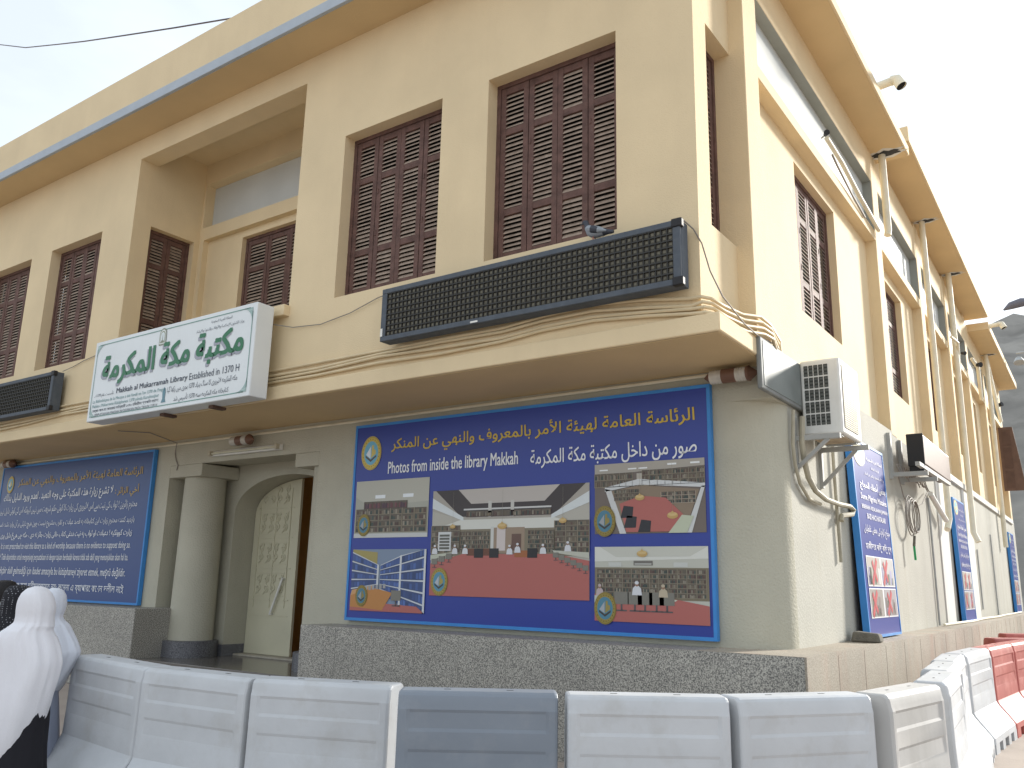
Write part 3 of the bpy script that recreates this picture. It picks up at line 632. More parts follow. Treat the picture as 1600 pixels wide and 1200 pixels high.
sh.rect(x+w*.25, y+h_*.375, x+w*.42, y+h_*.44, (.15, .06, .035), 8); sh.rect(x+w*.56, y+h_*.36, x+w*.64, y+h_*.42, (.34, .12, .04), 8)
for a in (.33, .43, .67): sh.rect(x+w*(a-.03), y+h_*.355, x+w*(a+.03), y+h_*.44, (.02, .02, .022), 9)
sh.poly([(x, y+h_*.33), (x+w*.14, y+h_*.39), (x+w*.17, y+h_*.41), (x, y+h_*.38)], (.5, .52, .42), 9); sh.poly([(x+w, y+h_*.35), (x+w*.80, y+h_*.40), (x+w*.79, y+h_*.42), (x+w, y+h_*.40)], (.5, .5, .42), 9)
for k in range(6): chair(sh, x+w*(.81+.034*k), y+h_*(.335-.022*k), .09, 10)
for k in range(3): chair(sh, x+w*(.13-.05*k), y+h_*(.315-.025*k), .11, 10)
for a, b in ((.03, .39), (.17, .39), (.24, .39), (.53, .385), (.58, .40), (.735, .39), (.88, .41)): sitter(sh, x+w*a, y+h_*b, .085, 11)
for a, b, s_ in ((.48, .66, .13), (.15, .66, .085), (.85, .69, .10)): lampdrop(sh, x+w*a, y+h_*b, s_, y+h_*.98, 11)
emblem(sh, x+w*.07, y+h_*.13, .16, 12, .6)
# photo D: upper right, hall seen from the gallery
x, y, w, h_ = photo(.734, .408, .985, .702, (.16, .13, .11))
sh.poly([(x, y+h_*.84), (x+w, y+h_*.90), (x+w, y+h_), (x, y+h_)], (.40, .37, .32), 3); shelves(sh, x, y+h_*.66, x+w*.36, y+h_*.86, 2, 6, 4); shelves(sh, x+w*.45, y+h_*.66, x+w, y+h_*.88, 3, 8, 4)
sh.rect(x+w*.40, y+h_*.66, x+w*.45, y+h_*.84, (.45, .42, .36), 5)
sh.poly([(x+w*.10, y+h_*.60), (x+w*.42, y+h_*.68), (x+w, y+h_*.60), (x+w, y+h_*.66), (x+w*.42, y+h_*.76), (x+w*.10, y+h_*.66)], (.62, .64, .64), 6)
sh.poly([(x+w*.10, y+h_*.64), (x+w*.16, y+h_*.62), (x+w*.30, y), (x+w*.24, y)], (.60, .61, .60), 6); sh.poly([(x+w*.88, y), (x+w*.82, y), (x+w*.97, y+h_*.62), (x+w, y+h_*.62)], (.60, .61, .60), 6)
sh.poly([(x+w*.16, y+h_*.60), (x+w*.42, y+h_*.67), (x+w*.95, y+h_*.58), (x+w*.82, y+h_*.02), (x+w*.30, y+h_*.02)], (.25, .19, .13), 5)
shelves(sh, x+w*.19, y+h_*.46, x+w*.42, y+h_*.62, 3, 6, 6); shelves(sh, x+w*.62, y+h_*.40, x+w*.92, y+h_*.56, 3, 5, 6, frame=(.5, .42, .33))
sh.poly([(x+w*.30, y+h_*.02), (x+w*.80, y+h_*.02), (x+w*.84, y+h_*.20), (x+w*.66, y+h_*.48), (x+w*.44, y+h_*.52), (x+w*.24, y+h_*.42)], CARPET, 9)
sh.poly([(x+w*.68, y), (x+w*.84, y), (x+w*.90, y+h_*.22), (x+w*.80, y+h_*.24)], (.5, .54, .40), 10)
for a, b in ((.33, .08), (.30, .22), (.46, .02)): sh.poly([(x+w*(a-.05), y+h_*b), (x+w*(a+.06), y+h_*b), (x+w*(a+.07), y+h_*(b+.15)), (x+w*(a-.02), y+h_*(b+.17))], (.025, .025, .03), 10)
for a in (.05, .32, .42, .68, .88): sh.rect(x+w*a, y+h_*(.90 if a < .6 else .93), x+w*(a+.08), y+h_*(.92 if a < .6 else .955), (.85, .88, .88), 7)
lampdrop(sh, x+w*.43, y+h_*.52, .11, y+h_*.96, 12); lampdrop(sh, x+w*.72, y+h_*.26, .12, y+h_*.95, 12); emblem(sh, x+w*.10, y+h_*.18, .16, 12, .45)
# photo E: lower right, reading table
x, y, w, h_ = photo(.734, .056, .987, .355, (.50, .50, .43))
sh.rect(x, y+h_*.30, x+w, y+h_*.72, (.20, .17, .11), 3); sh.poly([(x, y+h_*.80), (x+w, y+h_*.84), (x+w, y+h_), (x, y+h_)], (.66, .66, .60), 3); sh.poly([(x+w*.05, y+h_), (x+w*.2, y+h_*.86), (x+w*.85, y+h_*.87), (x+w, y+h_)], (.55, .55, .48), 4)
shelves(sh, x+w*.02, y+h_*.33, x+w*.98, y+h_*.70, 6, 12, 4)
for a in (.13, .71): sh.rect(x+w*a, y+h_*.73, x+w*(a+.12), y+h_*.79, (.55, .56, .52), 5)
sh.rect(x+w*.36, y+h_*.75, x+w*.53, y+h_*.81, (.16, .15, .13), 5); sh.rect(x+w*.37, y+h_*.76, x+w*.52, y+h_*.775, (.5, .5, .46), 6)
sh.poly([(x, y), (x+w, y), (x+w, y+h_*.24), (x+w*.7, y+h_*.32), (x+w*.2, y+h_*.30), (x, y+h_*.36)], CARPET, 7)
sh.poly([(x+w*.28, y+h_*.335), (x+w*.72, y+h_*.285), (x+w*.74, y+h_*.305), (x+w*.40, y+h_*.375), (x+w*.28, y+h_*.37)], (.55, .58, .46), 8)
for a in (.37, .46, .56, .65, .25): chair(sh, x+w*a, y+h_*.15, .20, 9)
sitter(sh, x+w*.39, y+h_*.355, .11, 10); sitter(sh, x+w*.62, y+h_*.335, .10, 10, (.5, .42, .30)); sitter(sh, x+w*.05, y+h_*.34, .09, 10, (.5, .4, .4))
sh.poly([(x, y+h_*.24), (x+w*.10, y+h_*.28), (x+w*.10, y+h_*.34), (x, y+h_*.34)], (.5, .52, .45), 9); lampdrop(sh, x+w*.44, y+h_*.93, .12, y+h_*.99, 10); emblem(sh, x+w*.10, y+h_*.17, .16, 11, .5)
sh.build('photo', PRINT, bn); lettering.build('lettering', PRINT, bn)

# ---- long text board on the left
lw, lh = 5.09, 2.46
bn, sh = banner('notice_board', (-17.81, 7.93, 1.19), (1, 0, -.0004), (0, -1, 0), lw, lh, 'blue notice board of gold and white lines in many scripts, left of the entrance', 'banner', None, .06, ground=(.016, .055, .20))
U_ = lambda x: x*lw; V_ = lambda y: y*lh
em = Sheet(sh.P, sh.U, sh.V, sh.N); emblem(em, U_(.075), V_(.855), .165); em.build('emblem', PRINT, bn)
sh.text(T1, U_(.135), V_(.815), U_(.945), V_(.905), (.50, .33, .07), 2, .012)
sh.text(arabic('أخي الزائر :'), U_(.80), V_(.70), U_(.935), V_(.78), (.55, .35, .06), 2, .012)
sh.text(arabic('لا تشرع زيارة هذه المكتبة على وجه التعبد . لعدم ورود الدليل بذلك'), U_(.04), V_(.70), U_(.785), V_(.785), INKW, 2, .012)
sh.text(arabic('محترم زائرين ! ثواب كى نيت سے اس لائبريرى كى زيارت كا كوئى حكم شريعت ميں نہيں كيونكہ اس كى كوئى دليل نہيں'), U_(.02), V_(.605), U_(.935), V_(.68), INKW, 2)
sh.text(arabic('بازديد كننده محترم زيارت اين كتابخانه به قصد عبادت و تقرب مشروع نيست چون هيچ دليلى بر آن وارد نشده است'), U_(.02), V_(.51), U_(.93), V_(.575), INKW, 2)
sh.text(arabic('زيارت كوونكيه ! دعبادت او ثواب په نيت ددغى كتاب خانى زيارت جائز نه دى ، حكه چى هيڅ دليل پرى نشته'), U_(.01), V_(.425), U_(.925), V_(.485), INKW, 2, .012)
sh.text('It is not prescribed to visit this library as a kind of worship because there is no evidence to suppoet doing so.', U_(.075), V_(.345), U_(.925), V_(.405), INKW, 2)
sh.text('visitor :', U_(.015), V_(.345), U_(.07), V_(.395), (.55, .35, .06), 2)
sh.text('Pengunjung! Tidak disyariatkan untuk mengunjungi perpustakaan ini dengan tujuan beribadah karena tidak ada dalil yang menunjukkan akan hal itu.', U_(.01), V_(.265), U_(.92), V_(.325), INKW, 2)
sh.text('kardeşi Hiçbir delil gelmediği için ibadet amacıyla bu kütüphaneyi ziyaret etmek, meşrû değildir.', U_(.01), V_(.16), U_(.915), V_(.235), INKW, 2)
sh.text('এই লাইব্রেরী যিয়ারত করা শরীয়তসম্মত নয়; কেননা এ ব্যাপারে কোন দলীল নেই', U_(.01), V_(.055), U_(.915), V_(.13), INKW, 2)
sh.build('lettering', PRINT, bn)

# ---- name sign
sw, shh = 3.605, 1.175; SX, SY, SZ = -11.905, 6.30, 3.752
sg = empty('name_sign', (SX+sw/2, 6.55, SZ), 'white box sign with big green Arabic lettering above the entrance', 'sign')
m = MB(); m.box(SX, SX+sw, SY, 6.56, SZ, SZ+shh); m.build('sign_box', SIGNM, sg, bevel=.012)
GRN = (.018, .16, .065); INK = (.055, .07, .10); EDG = (.17, .33, .28)
sh = Sheet((SX, SY, SZ), (1, 0, 0), (0, 0, 1), (0, -1, 0))
a, b, c_, d = .07, .06, sw-.07, shh-.06; R0 = .2
for p, q in (((a+.05, b), (c_-.05, b)), ((a+.05, d), (c_-.05, d)), ((a, b+.05), (a, d-.05)), ((c_, b+.05), (c_, d-.05))): sh.line(p, q, .012, EDG, 1)
for (x0, y0, sx_, sy_) in ((a, b, 1, 1), (c_, b, -1, 1), (a, d, 1, -1), (c_, d, -1, -1)):
    pts = [(x0, y0)] + [(x0+sx_*R0*(1-math.sin(t*PI/2/8)), y0+sy_*R0*(1-math.cos(t*PI/2/8))) for t in range(9)]
    sh.poly(pts if sx_*sy_ > 0 else pts[::-1], (.33, .46, .43), 1)
    for k in range(4): sh.rect(x0+sx_*(.02+.02*k)-.006, y0+sy_*.03-.006, x0+sx_*(.02+.02*k)+.006, y0+sy_*.03+.006, (.6, .68, .66), 2)
BIG = arabic('مكتبة مكة المكرمة')
sh.text(BIG, .255, .455, 3.375, .885, (.34, .35, .40), 2, .030); sh.text(BIG, .285, .49, 3.40, .92, GRN, 3, .030)
sh.text(arabic('المملكة العربية السعودية'), 2.72, 1.03, 3.14, 1.075, INK, 2); sh.text(arabic('وزارة الشئون الإسلامية والأوقاف والدعوة والإرشاد'), 2.42, .935, 3.38, .995, INK, 2)
sh.text('Makkah al Mukarramah Library', .70, .325, 2.33, .42, INK, 2, .014); sh.text('Established in 1370 H', 2.37, .335, 3.37, .425, INK, 2)
sh.text(arabic('تأسست عام 1370هـ'), .14, .325, .63, .40, INK, 2)
sh.text("La Bibliothèque de la Mecque a été fondé en l'an 1370 de l'hegire", .12, .245, 1.88, .305, (.10, .25, .25), 2)
sh.text('Mekke-i Mükerreme Kütüphanesi 1370 yılında Kurulmuştur', .12, .175, 1.74, .235, (.10, .25, .25), 2)
sh.text('মক্কা আল-মোকাররমা লাইব্রেরী ১৩৭০ হিজরীতে স্থাপিত হয়েছে', .14, .115, 1.74, .172, INK, 2, .006)
sh.text('PERPUSTAKAAN MAKKAH INI DIDIRIKAN PADA TAHUN 1370 H', .21, .062, 1.72, .102, INK, 2)
sh.text(arabic('مكه المكرمه لائبريرى كا سنگ بنياد 1370 ہجرى ميں ركها گيا'), 1.92, .205, 3.35, .305, INK, 2); sh.text(arabic('كتابخانه مكه المكرمه سنه 1370 تأسيس شد'), 2.08, .075, 3.2, .175, INK, 2)
# small arch emblems
def arch_mark(u, v, s, l=2):
    ol = [(u-s*.42, v), (u+s*.42, v), (u+s*.42, v+s*.75)] + [(u+s*.42*math.cos(t*PI/10), v+s*.75+s*.5*math.sin(t*PI/10)) for t in range(1, 10)] + [(u-s*.42, v+s*.75)]
    cen = (u, v+s*.55); sh.poly(ol, (.25, .27, .20), l)
    for k, col in ((.84, (.72, .75, .72)), (.70, (.30, .32, .22)), (.56, (.70, .76, .76))): sh.poly([(cen[0]+(p[0]-cen[0])*k, cen[1]+(p[1]-cen[1])*k) for p in ol], col, l+1 if k > .8 else l+2 if k > .6 else l+3)
    sh.rect(u-s*.16, v+s*.22, u+s*.16, v+s*.34, (.25, .27, .2), l+4); sh.poly([(u-s*.05, v+s*.34), (u+s*.05, v+s*.34), (u, v+s*.85)], (.35, .37, .3), l+4)
arch_mark(1.68, .90, .19)
sh.poly([(1.80, .10), (1.90, .10), (1.875, .15), (1.885, .24), (1.85, .31), (1.815, .24), (1.825, .15)], (.12, .25, .3), 2)
sh.build('lettering', PRINT, sg)
for x in (-10.25, -9.2):
    m = MB(); m.bar((x, 6.42, SZ-.02), (x, 6.62, SZ-.02), .09, .035); m.build('support_bar', mat('rusty_bracket', (.12, .07, .05), .8, .3, 10), sg)

# ---- unlit LED display boards
def led(x0, x1, z0, z1, label):
    y0, y1 = 6.50, 6.665
    r = empty('led_display', ((x0+x1)/2, y1, z0), label, 'display board', 'dot-matrix display boards on the front wall')
    f = MB(); e = .055
    f.box(x0, x1, y0+.03, y1, z0, z1)
    f.box(x0, x1, y0, y0+.03, z0, z0+e); f.box(x0, x1, y0, y0+.03, z1-e, z1); f.box(x0, x0+e*1.3, y0, y0+.03, z0+e, z1-e); f.box(x1-e*1.3, x1, y0, y0+.03, z0+e, z1-e)
    f.build('frame', DARKFRAME, r, bevel=.006)
    for (x, z) in ((x1-.03, z0+.02), (x1-.03, z1-.04)):
        k = MB(); k.box(x-.05, x+.05, y0-.012, y0+.05, z-.03, z+.05); k.build('corner_cap', BLACK, r, bevel=.01)
    p = MB(); a, b, c, d = x0+e*1.3, x1-e*1.3, z0+e, z1-e; yy = y0+.024
    p.quad((a, yy, c), (b, yy, c), (b, yy, d), (a, yy, d)); n = round((b-a)/.058); k = round((d-c)/.058)
    for i in range(n+1): x = a+(b-a)*i/n; p.box(x-.004, x+.004, yy-.016, yy, c, d, 1)
    for j in range(k+1): z = c+(d-c)*j/k; p.box(a, b, yy-.018, yy-.001, z-.009, z+.002, 1)
    for i in range(n):
        for j in range(k):
            x = a+(b-a)*(i+.5)/n; z = c+(d-c)*(j+.5)/k; s_ = .013
            p.quad((x-s_, yy-.004, z-s_), (x+s_, yy-.004, z-s_), (x+s_, yy-.004, z+s_), (x-s_, yy-.004, z+s_), 2)
    p.build('dot_grid', [LEDM, LEDGRID, mat('display_lens', (.15, .138, .10), .6, .3, 30)], r)
    return r
r = led(-6.405, -2.86, 4.185, 4.785, 'long dark dot-matrix display board at the front corner, a pigeon on top')
st = MB(); st.box(-6.398, -6.37, 6.494, 6.5, 4.24, 4.33); st.build('white_sticker', PVC, r)
st = MB(); st.box(-5.15, -5.06, 6.494, 6.5, 4.195, 4.213); st.build('white_sticker', PVC, r)
led(-16.95, -13.44, 4.13, 4.745, 'dark dot-matrix display board at the left edge, left of the name sign')

# ---- bundle of four conduits along the overhang, round the corner
ys = 6.655
base = [(-19.9, 4.06), (-15.4, 4.085), (-14.5, 4.10), (-13.4, 4.135), (-12.7, 4.135), (-10, 4.11), (-8.4, 4.065), (-7.6, 4.07), (-6.6, 4.095), (-5.7, 4.09), (-4.9, 4.085), (-4.4, 4.12), (-3.84, 4.13), (-3.3, 4.085), (-2.86, 4.03)]
for k, dz in enumerate((.075, .027, -.022, -.072)):
    m = MB(); wv = [0.012*math.sin(k*2.1+x*1.3)+.006*math.sin(x*3+k) for x, z in base]
    pts = [(x, ys+.045, z+dz+w_) for (x, z), w_ in zip(base, wv)]
    zc = 4.03+dz
    e0 = -2.76+.012*k
    pts += [(e0, ys+.03, zc-.003), (e0+.055, ys+.11, zc-.006), (e0+.075, 7.0, zc-.01-.005*k), (e0+.085, 7.45, zc+.03-.008*k)]
    pts += [(-2.59+.01*k, 7.70, zc+.06-.01*k), (-2.585+.008*k, 7.95, zc+.045), (-2.585, 8.22-.035*k, zc-.05), (-2.59, 8.26-.035*k, 3.90)]
    m.tube(pts, .017, 7)
    tag(m.build('conduit', CONDUIT, loc=pts[6]), 'cream conduit, %s of four along the front overhang' % ('topmost', 'second from the top', 'third from the top', 'lowest')[k], 'conduit', 'cream conduits under the display boards')
# ---- long grey light box on the side wall by the corner
t = empty('light_box', (-2.62, 8.4, 3.41), 'long grey glass-fronted light box on the side wall behind the condenser', 'light box')
m = MB(); m.rbox(7.60, 10.1, .002, .05, 3.45, 3.955); m.build('box_frame', mat('dull_grey_box', (.22, .23, .22), .7, .15, 6), t, bevel=.015, seg=3)
m = MB(); m.rbox(7.66, 10.04, .05, .055, 3.49, 3.92); m.build('glass_panel', mat('dusty_glass', (.20, .22, .21), .6, .15, 2.5, stain=(2, .5, (.30, .31, .29))), t)

# ---- condenser units
def condenser(s0, s1, n0, n1, z0, z1, body, label, front, side, grp='air conditioner units on the side wall'):
    r = empty('air_conditioner', RF((s0+s1)/2, 0, z0-.4), label, 'air conditioner', grp)
    m = MB(); m.rbox(s0, s1, n0, n1, z0, z1); b = m.build('housing', body, r, bevel=.022, seg=3)
    # louvred grille on the end facing the front street
    if side:
        g = MB(); nx, nz = 5, 5; u0, u1 = n0+.035, n0+(n1-n0)*.72; v0, v1 = z0+.09, z1-.05
        for i in range(nx):
            for j in range(nz):
                a = u0+(u1-u0)*(i+.09)/nx; b_ = u0+(u1-u0)*(i+.91)/nx; c = v0+(v1-v0)*(j+.06)/nz; d = v0+(v1-v0)*(j+.94)/nz
                g.quad(RF(s0-.003, a, c), RF(s0-.003, b_, c), RF(s0-.003, b_, d), RF(s0-.003, a, d))
                for k in range(3):
                    zz = c+(d-c)*(k+.5)/3; g.quad(RF(s0-.004, a, zz-.012), RF(s0-.004, b_, zz-.012), RF(s0-.012, b_, zz+.006), RF(s0-.012, a, zz+.006), 1)
        g.build('end_grille', [mat('grille_shadow', (.05, .055, .05), .8), mat('grille_louvre', (.13, .14, .13), .7)], r)
        sm = MB(); sm.quad(RF(s0-.004, n1-.04, z0+.03), RF(s0-.004, n1-.038, z0+.03), RF(s0-.004, n1-.038, z1-.03), RF(s0-.004, n1-.04, z1-.03)); 
        nf = n1+.003; f = MB(); a, b_, c, d = s0+.07, s0+(s1-s0)*.80, z0+.07, z1-.06
        f.quad(RF(a, nf, c), RF(b_, nf, c), RF(b_, nf, d), RF(a, nf, d))
        k = 0; p = .022
        for i in range(int((b_-a)/p)+1): f.rbox(a+i*p-.0025, a+i*p+.0025, nf, nf+.006, c, d, 1)
        for j in range(int((d-c)/p)+1): f.rbox(a, b_, nf+.001, nf+.007, c+j*p-.0025, c+j*p+.0025, 1)
        f.build('coil_grille', [COILM, mat('grille_wire', (.60, .56, .44), .5)], r)
        ft = MB(); ft.rbox(s0+.05, s0+.14, n0+.05, n1-.03, z0-.02, z0+.004); ft.build('foot', STEEL, r)
        ft = MB(); ft.rbox(s1-.14, s1-.05, n0+.05, n1-.03, z0-.02, z0+.004); ft.build('foot', STEEL, r)
        pl = MB(); pl.rbox(s0+.16, s1-.16, n0+.04, n1-.04, z0-.012, z0-.002); pl.build('rusty_base_plate', mat('rusty_plate', (.45, .36, .25), .8, .25, 8, stain=(9, .8, (.22, .12, .07))), r)
    return r
ac = condenser(8.78, 9.53, .055, .45, 3.18, 3.965, ACW, 'white condenser unit with grilles on brackets at the building corner', 1, 1)
def wall_bracket(r, s, zt, reach, drop, matl=GREYMET):
    b = MB(); b.rbox(s-.03, s+.03, .0, .035, zt-drop, zt+.22); b.rbox(s-.025, s+.025, .035, reach, zt-.05, zt); 
    b.bar(RF(s, .03, zt-drop+.04), RF(s, reach*.75, zt-.045), .035, .035); b.build('wall_bracket', matl, r)
wall_bracket(ac, 8.62, 3.155, .46, .36); wall_bracket(ac, 9.50, 3.155, .52, .44)
ac2 = condenser(13.30, 15.75, .22, .42, 3.42, 3.86, BROWNM, 'long brown box unit with a black end on grey brackets, further along the side wall', 0, 0)
m = MB(); m.rbox(13.27, 13.299, .20, .425, 3.40, 3.87); m.rbox(13.29, 13.4, .21, .40, 3.30, 3.415); m.build('black_end', BLACK, ac2, bevel=.01)
for s in (13.0, 13.75):
    b = MB(); b.rbox(s-.04, s+.04, .0, .05, 3.20, 3.86); b.rbox(s-.03, s+.03, .05, .50, 3.23, 3.29); b.build('wall_bracket', GREYMET, ac2)
b = MB(); b.rbox(12.9, 15.7, .36, .42, 3.36, 3.415); b.build('wall_bracket', GREYMET, ac2)
b = MB()
for k in range(14):
    s = 13.0+.17*k; b.tube([RF(s, .1, 3.42), RF(s+.03, .12, 3.30+.04*rnd.random()), RF(s+.1, .14, 3.22+.08*rnd.random()), RF(s+.2, .1, 3.3)], .008, 5)
b.build('loose_wiring', CABLE, ac2)
# hoses from the first condenser
m = MB()
m.tube([RF(8.62, .10, 3.35), RF(8.60, .09, 3.08), RF(8.68, .08, 2.90), RF(8.78, .08, 2.75), RF(9.0, .08, 2.64), RF(9.36, .08, 2.585), RF(9.85, .08, 2.575), RF(10.3, .09, 2.585), RF(10.42, .10, 2.55), RF(10.34, .10, 2.50), RF(10.0, .07, 2.46), RF(9.97, .07, 2.40)], .028, 9)
tag(m.build('hose', HOSE, loc=RF(9.5, .07, 2.4)), 'thick cream hose curving down from the white condenser', 'hose', 'hoses below the white condenser')
m = MB()
m.tube([RF(8.50, .05, 3.4), RF(8.46, .04, 3.05), RF(8.50, .04, 2.85), RF(8.62, .04, 2.68), RF(8.9, .04, 2.55), RF(9.3, .04, 2.53)], .018, 8)
tag(m.build('hose', HOSE, loc=RF(8.9, .05, 2.6)), 'thinner cream hose hugging the wall behind the thick one', 'hose', 'hoses below the white condenser')
m = MB(); m.tube([RF(9.95, .03, 3.9), RF(9.95, .03, 2.9), RF(10.0, .03, 1.95)], .018, 7)
tag(m.build('wall_pipe', HOSE, loc=RF(9.95, .03, 3)), 'thin pipe running down the side wall between condenser and first blue board', 'pipe', 'thin pipes on the side wall')
for s, z1, z0, lb in ((15.9, 3.2, 1.12, 'thin grey pipe down the side wall left of the white pier'), (21.9, 2.6, 1.3, 'thin pipe down the side wall right of the second blue board'), (24.9, 3.1, 1.12, 'thin pipe at the far end of the side wall left of the last board')):
    m = MB(); m.tube([RF(s, .025, z1), RF(s+.02, .025, (z0+z1)/2), RF(s+.05, .025, z0)], .016, 7); tag(m.build('wall_pipe', STEEL, loc=RF(s, .025, z0)), lb, 'pipe', 'thin pipes on the side wall')
m = MB(); m.tube([RF(16.2, .06, 1.125), RF(17.5, .12, 1.13), RF(19, .16, 1.125), RF(21, .12, 1.13), RF(23, .18, 1.13), RF(26, .12, 1.125), RF(30, .14, 1.13)], .022, 7)
tag(m.build('plinth_cable', PIPE, loc=RF(17, .1, 1.1)), 'cream cable lying along the top of the side plinth', 'cable')
# coil of loose wire
m = MB()
for k in range(5):
    ph = rnd.uniform(0, 2*PI); ra, rb = rnd.uniform(.22, .34), rnd.uniform(.24, .36)
    m.tube([RF(13.75+ra*math.cos(t/16*2*PI+ph)*1.3+.05*k, .09+.012*k, 2.74+rb*math.sin(t/16*2*PI+ph)*.85) for t in range(17)], .009, 5)
m.tube([RF(14.1, .1, 2.9), RF(14.8, .1, 3.0), RF(15.4, .08, 3.2), RF(15.8, .05, 3.3)], .009, 5)
m.tube([RF(13.3, .05, 3.3), RF(13.4, .08, 3.0), RF(13.6, .1, 2.9)], .009, 5)
tag(m.build('wire_coil', CABLE, loc=RF(13.7, .1, 2.7)), 'tangled coil of loose wire hanging below the brown unit', 'wire')
m = MB(); m.bar(RF(13.85, .11, 2.45), RF(13.8, .10, 2.3), .03, .03); m.bar(RF(13.8, .1, 2.3), RF(13.83, .1, 2.1), .03, .02, 1)
tag(m.build('hanging_plug', [CONC, mat('green_plastic', (.03, .35, .12), .5)], loc=RF(13.8, .1, 2.2)), 'small plug with a green strip dangling below the wire coil', 'plug')

# ---- three upright blue boards leaning on the side wall
def side_board(s0, w, zb, zt, n_b, n_t, label, skew=0):
    P = RF(s0, n_b, zb); Q = RF(s0, n_t, zt); V = (Q-P); hh = V.length; U = (RF(s0+w, n_b, zb)-P); U.normalize(); V.normalize(); N = U.cross(V); N.normalize()
    r, sh = banner('pilgrim_notice', P, U, N, w, hh, label, 'banner', 'upright blue boards along the side wall', .07, .03, V)
    u = lambda x: x*w; v = lambda y: y*hh
    lt = sh; sh = Sheet(lt.P, lt.U, lt.V, lt.N); sh.disc(u(.22), v(.925), w*.17, hh*.062, (.62, .56, .25), 1); sh.disc(u(.22), v(.925), w*.12, hh*.045, (.12, .42, .55), 2); sh.poly([(u(.12), v(.915)), (u(.22), v(.90)), (u(.32), v(.915)), (u(.27), v(.945))], (.6, .5, .2), 3); sh.build('emblem', PRINT, r); sh = lt
    L_ = (.72, .72, .78)
    sh.text(arabic('المملكة العربية السعودية'), u(.42), v(.905), u(.92), v(.93), L_, 2, .01); sh.text(arabic('الرئاسة العامة'), u(.55), v(.865), u(.8), v(.885), L_, 2, .01)
    sh.text(arabic('هيئة الأمر بالمعروف والنهي عن المنكر'), u(.32), v(.82), u(.95), v(.845), L_, 2, .01)
    sh.text(arabic('بعض أخطاء الحجاج'), u(.15), v(.735), u(.95), v(.80), (.85, .85, .88), 2, .02)
    sh.text('Some Pilgrims Mistakes', u(.14), v(.68), u(.95), v(.72), L_, 2, .02)
    sh.text('BEBERAPA KESALAHAN JAMAAH', u(.14), v(.635), u(.95), v(.662), L_, 2, .02); sh.text('BAZI HACI HATALARI', u(.27), v(.592), u(.85), v(.62), L_, 2, .02)
    sh.text(arabic('حجاج كرام كى بعض غلطياں'), u(.14), v(.505), u(.95), v(.56), L_, 2, .008); sh.text('হাজীদের কিছু কিছু ভুল', u(.14), v(.425), u(.95), v(.475), L_, 2, .012)
    for i in (0, 1):
        for j in (0, 1):
            a, b, c, d = (.12, .10, .50, .235) if (i, j) == (0, 0) else (.54, .10, .93, .235) if (i, j) == (1, 0) else (.12, .255, .50, .395) if j and not i else (.54, .255, .93, .395)
            lt = sh; sh = Sheet(lt.P, lt.U, lt.V, lt.N); sh.rect(u(a-.02), v(b-.006), u(c+.02), v(d+.006), (.8, .8, .8), 2)
            sh.rect(u(a), v(b), u(c), v(d), ((.30, .27, .24), (.42, .38, .33), (.36, .33, .34), (.48, .47, .46))[i*2+j], 3)
            for k in range(7): x_ = rnd.uniform(a, c-.06); sh.rect(u(x_), v(b+.005), u(x_+.055), v(b+rnd.uniform(.03, .1)), jit(rnd.choice([(.12, .14, .10), (.55, .52, .50), (.20, .16, .15), (.40, .38, .55)])), 4)
            RED = (.50, .05, .06); q_ = .04*((i+2*j) % 3); sh.line((u(a+.03+q_), v(b+.005)), (u(a+.20+q_), v(d-.01)), w*.045, RED, 5); sh.line((u(a+.06+q_), v(d-.02)), (u(a+.17+q_), v(b+.02)), w*.04, RED, 6)
            sh.build('photo', PRINT, r); sh = lt
    sh.build('lettering', PRINT, r)
side_board(10.55, 1.65, 1.12, 3.45, .15, .08, 'upright blue board with red-crossed photos, nearest the corner, under the white condenser')
side_board(18.35, 1.5, 1.12, 3.44, .12, .08, 'upright blue board with red-crossed photos between the two white piers')
side_board(29.2, 1.5, 1.12, 3.42, .10, .08, 'upright blue board farthest along the side wall, at its end')
# stone holding the first board
m = MB(); bmv = []
m.hexa([RF(10.06, .06, 1.105), RF(10.10, .36, 1.105), RF(10.36, .34, 1.105), RF(10.34, .05, 1.105), RF(10.09, .08, 1.215), RF(10.12, .34, 1.20), RF(10.34, .33, 1.19), RF(10.33, .07, 1.215)])
tag(m.build('stone_block', CONC, loc=RF(10.2, .2, 1.105), bevel=.02), 'rough dark stone block on the plinth against the first blue board', 'stone')

# ---- lamps on the front
def cyl_lamp(c, label):
    x, y, z = c; r = empty('cylinder_lamp', c, label, 'wall lamp', 'brown cylinder lamps under the overhang')
    br = mat('brown_lamp_metal', (.17, .09, .06), .45, .1, 8) if 'brown_lamp_metal' not in bpy.data.materials else bpy.data.materials['brown_lamp_metal']
    gl = mat('ribbed_glass', (.55, .52, .46), .2, .1, 20) if 'ribbed_glass' not in bpy.data.materials else bpy.data.materials['ribbed_glass']
    m = MB(); m.lathe([(-.275, .002), (-.205, .062), (-.20, .066)], c, (1, 0, 0), 20); m.build('end_cone', br, r)
    m = MB(); m.lathe([(-.08, .072), (.06, .072)], c, (1, 0, 0), 20); m.box(x-.05, x+.05, y+.05, y+.12, z-.03, z+.03); m.build('lamp_body', br, r)
    m = MB(); m.lathe([(.165, .072), (.19, .078), (.20, .066), (.285, .002)], c, (1, 0, 0), 20); m.build('end_cone', br, r)
    for a, b in ((-.20, -.08), (.06, .165)):
        m = MB(); pr = []
        for k in range(9): pr.append((a+(b-a)*k/8, .066 if k % 2 else .071))
        m.lathe(pr, c, (1, 0, 0), 20); m.build('glass_ring', gl, r)
cyl_lamp((-2.955, 7.83, 3.665), 'brown cylinder lamp with pointed ends at the building corner')
cyl_lamp((-10.40, 7.83, 3.60), 'brown cylinder lamp above the tube light over the entrance')
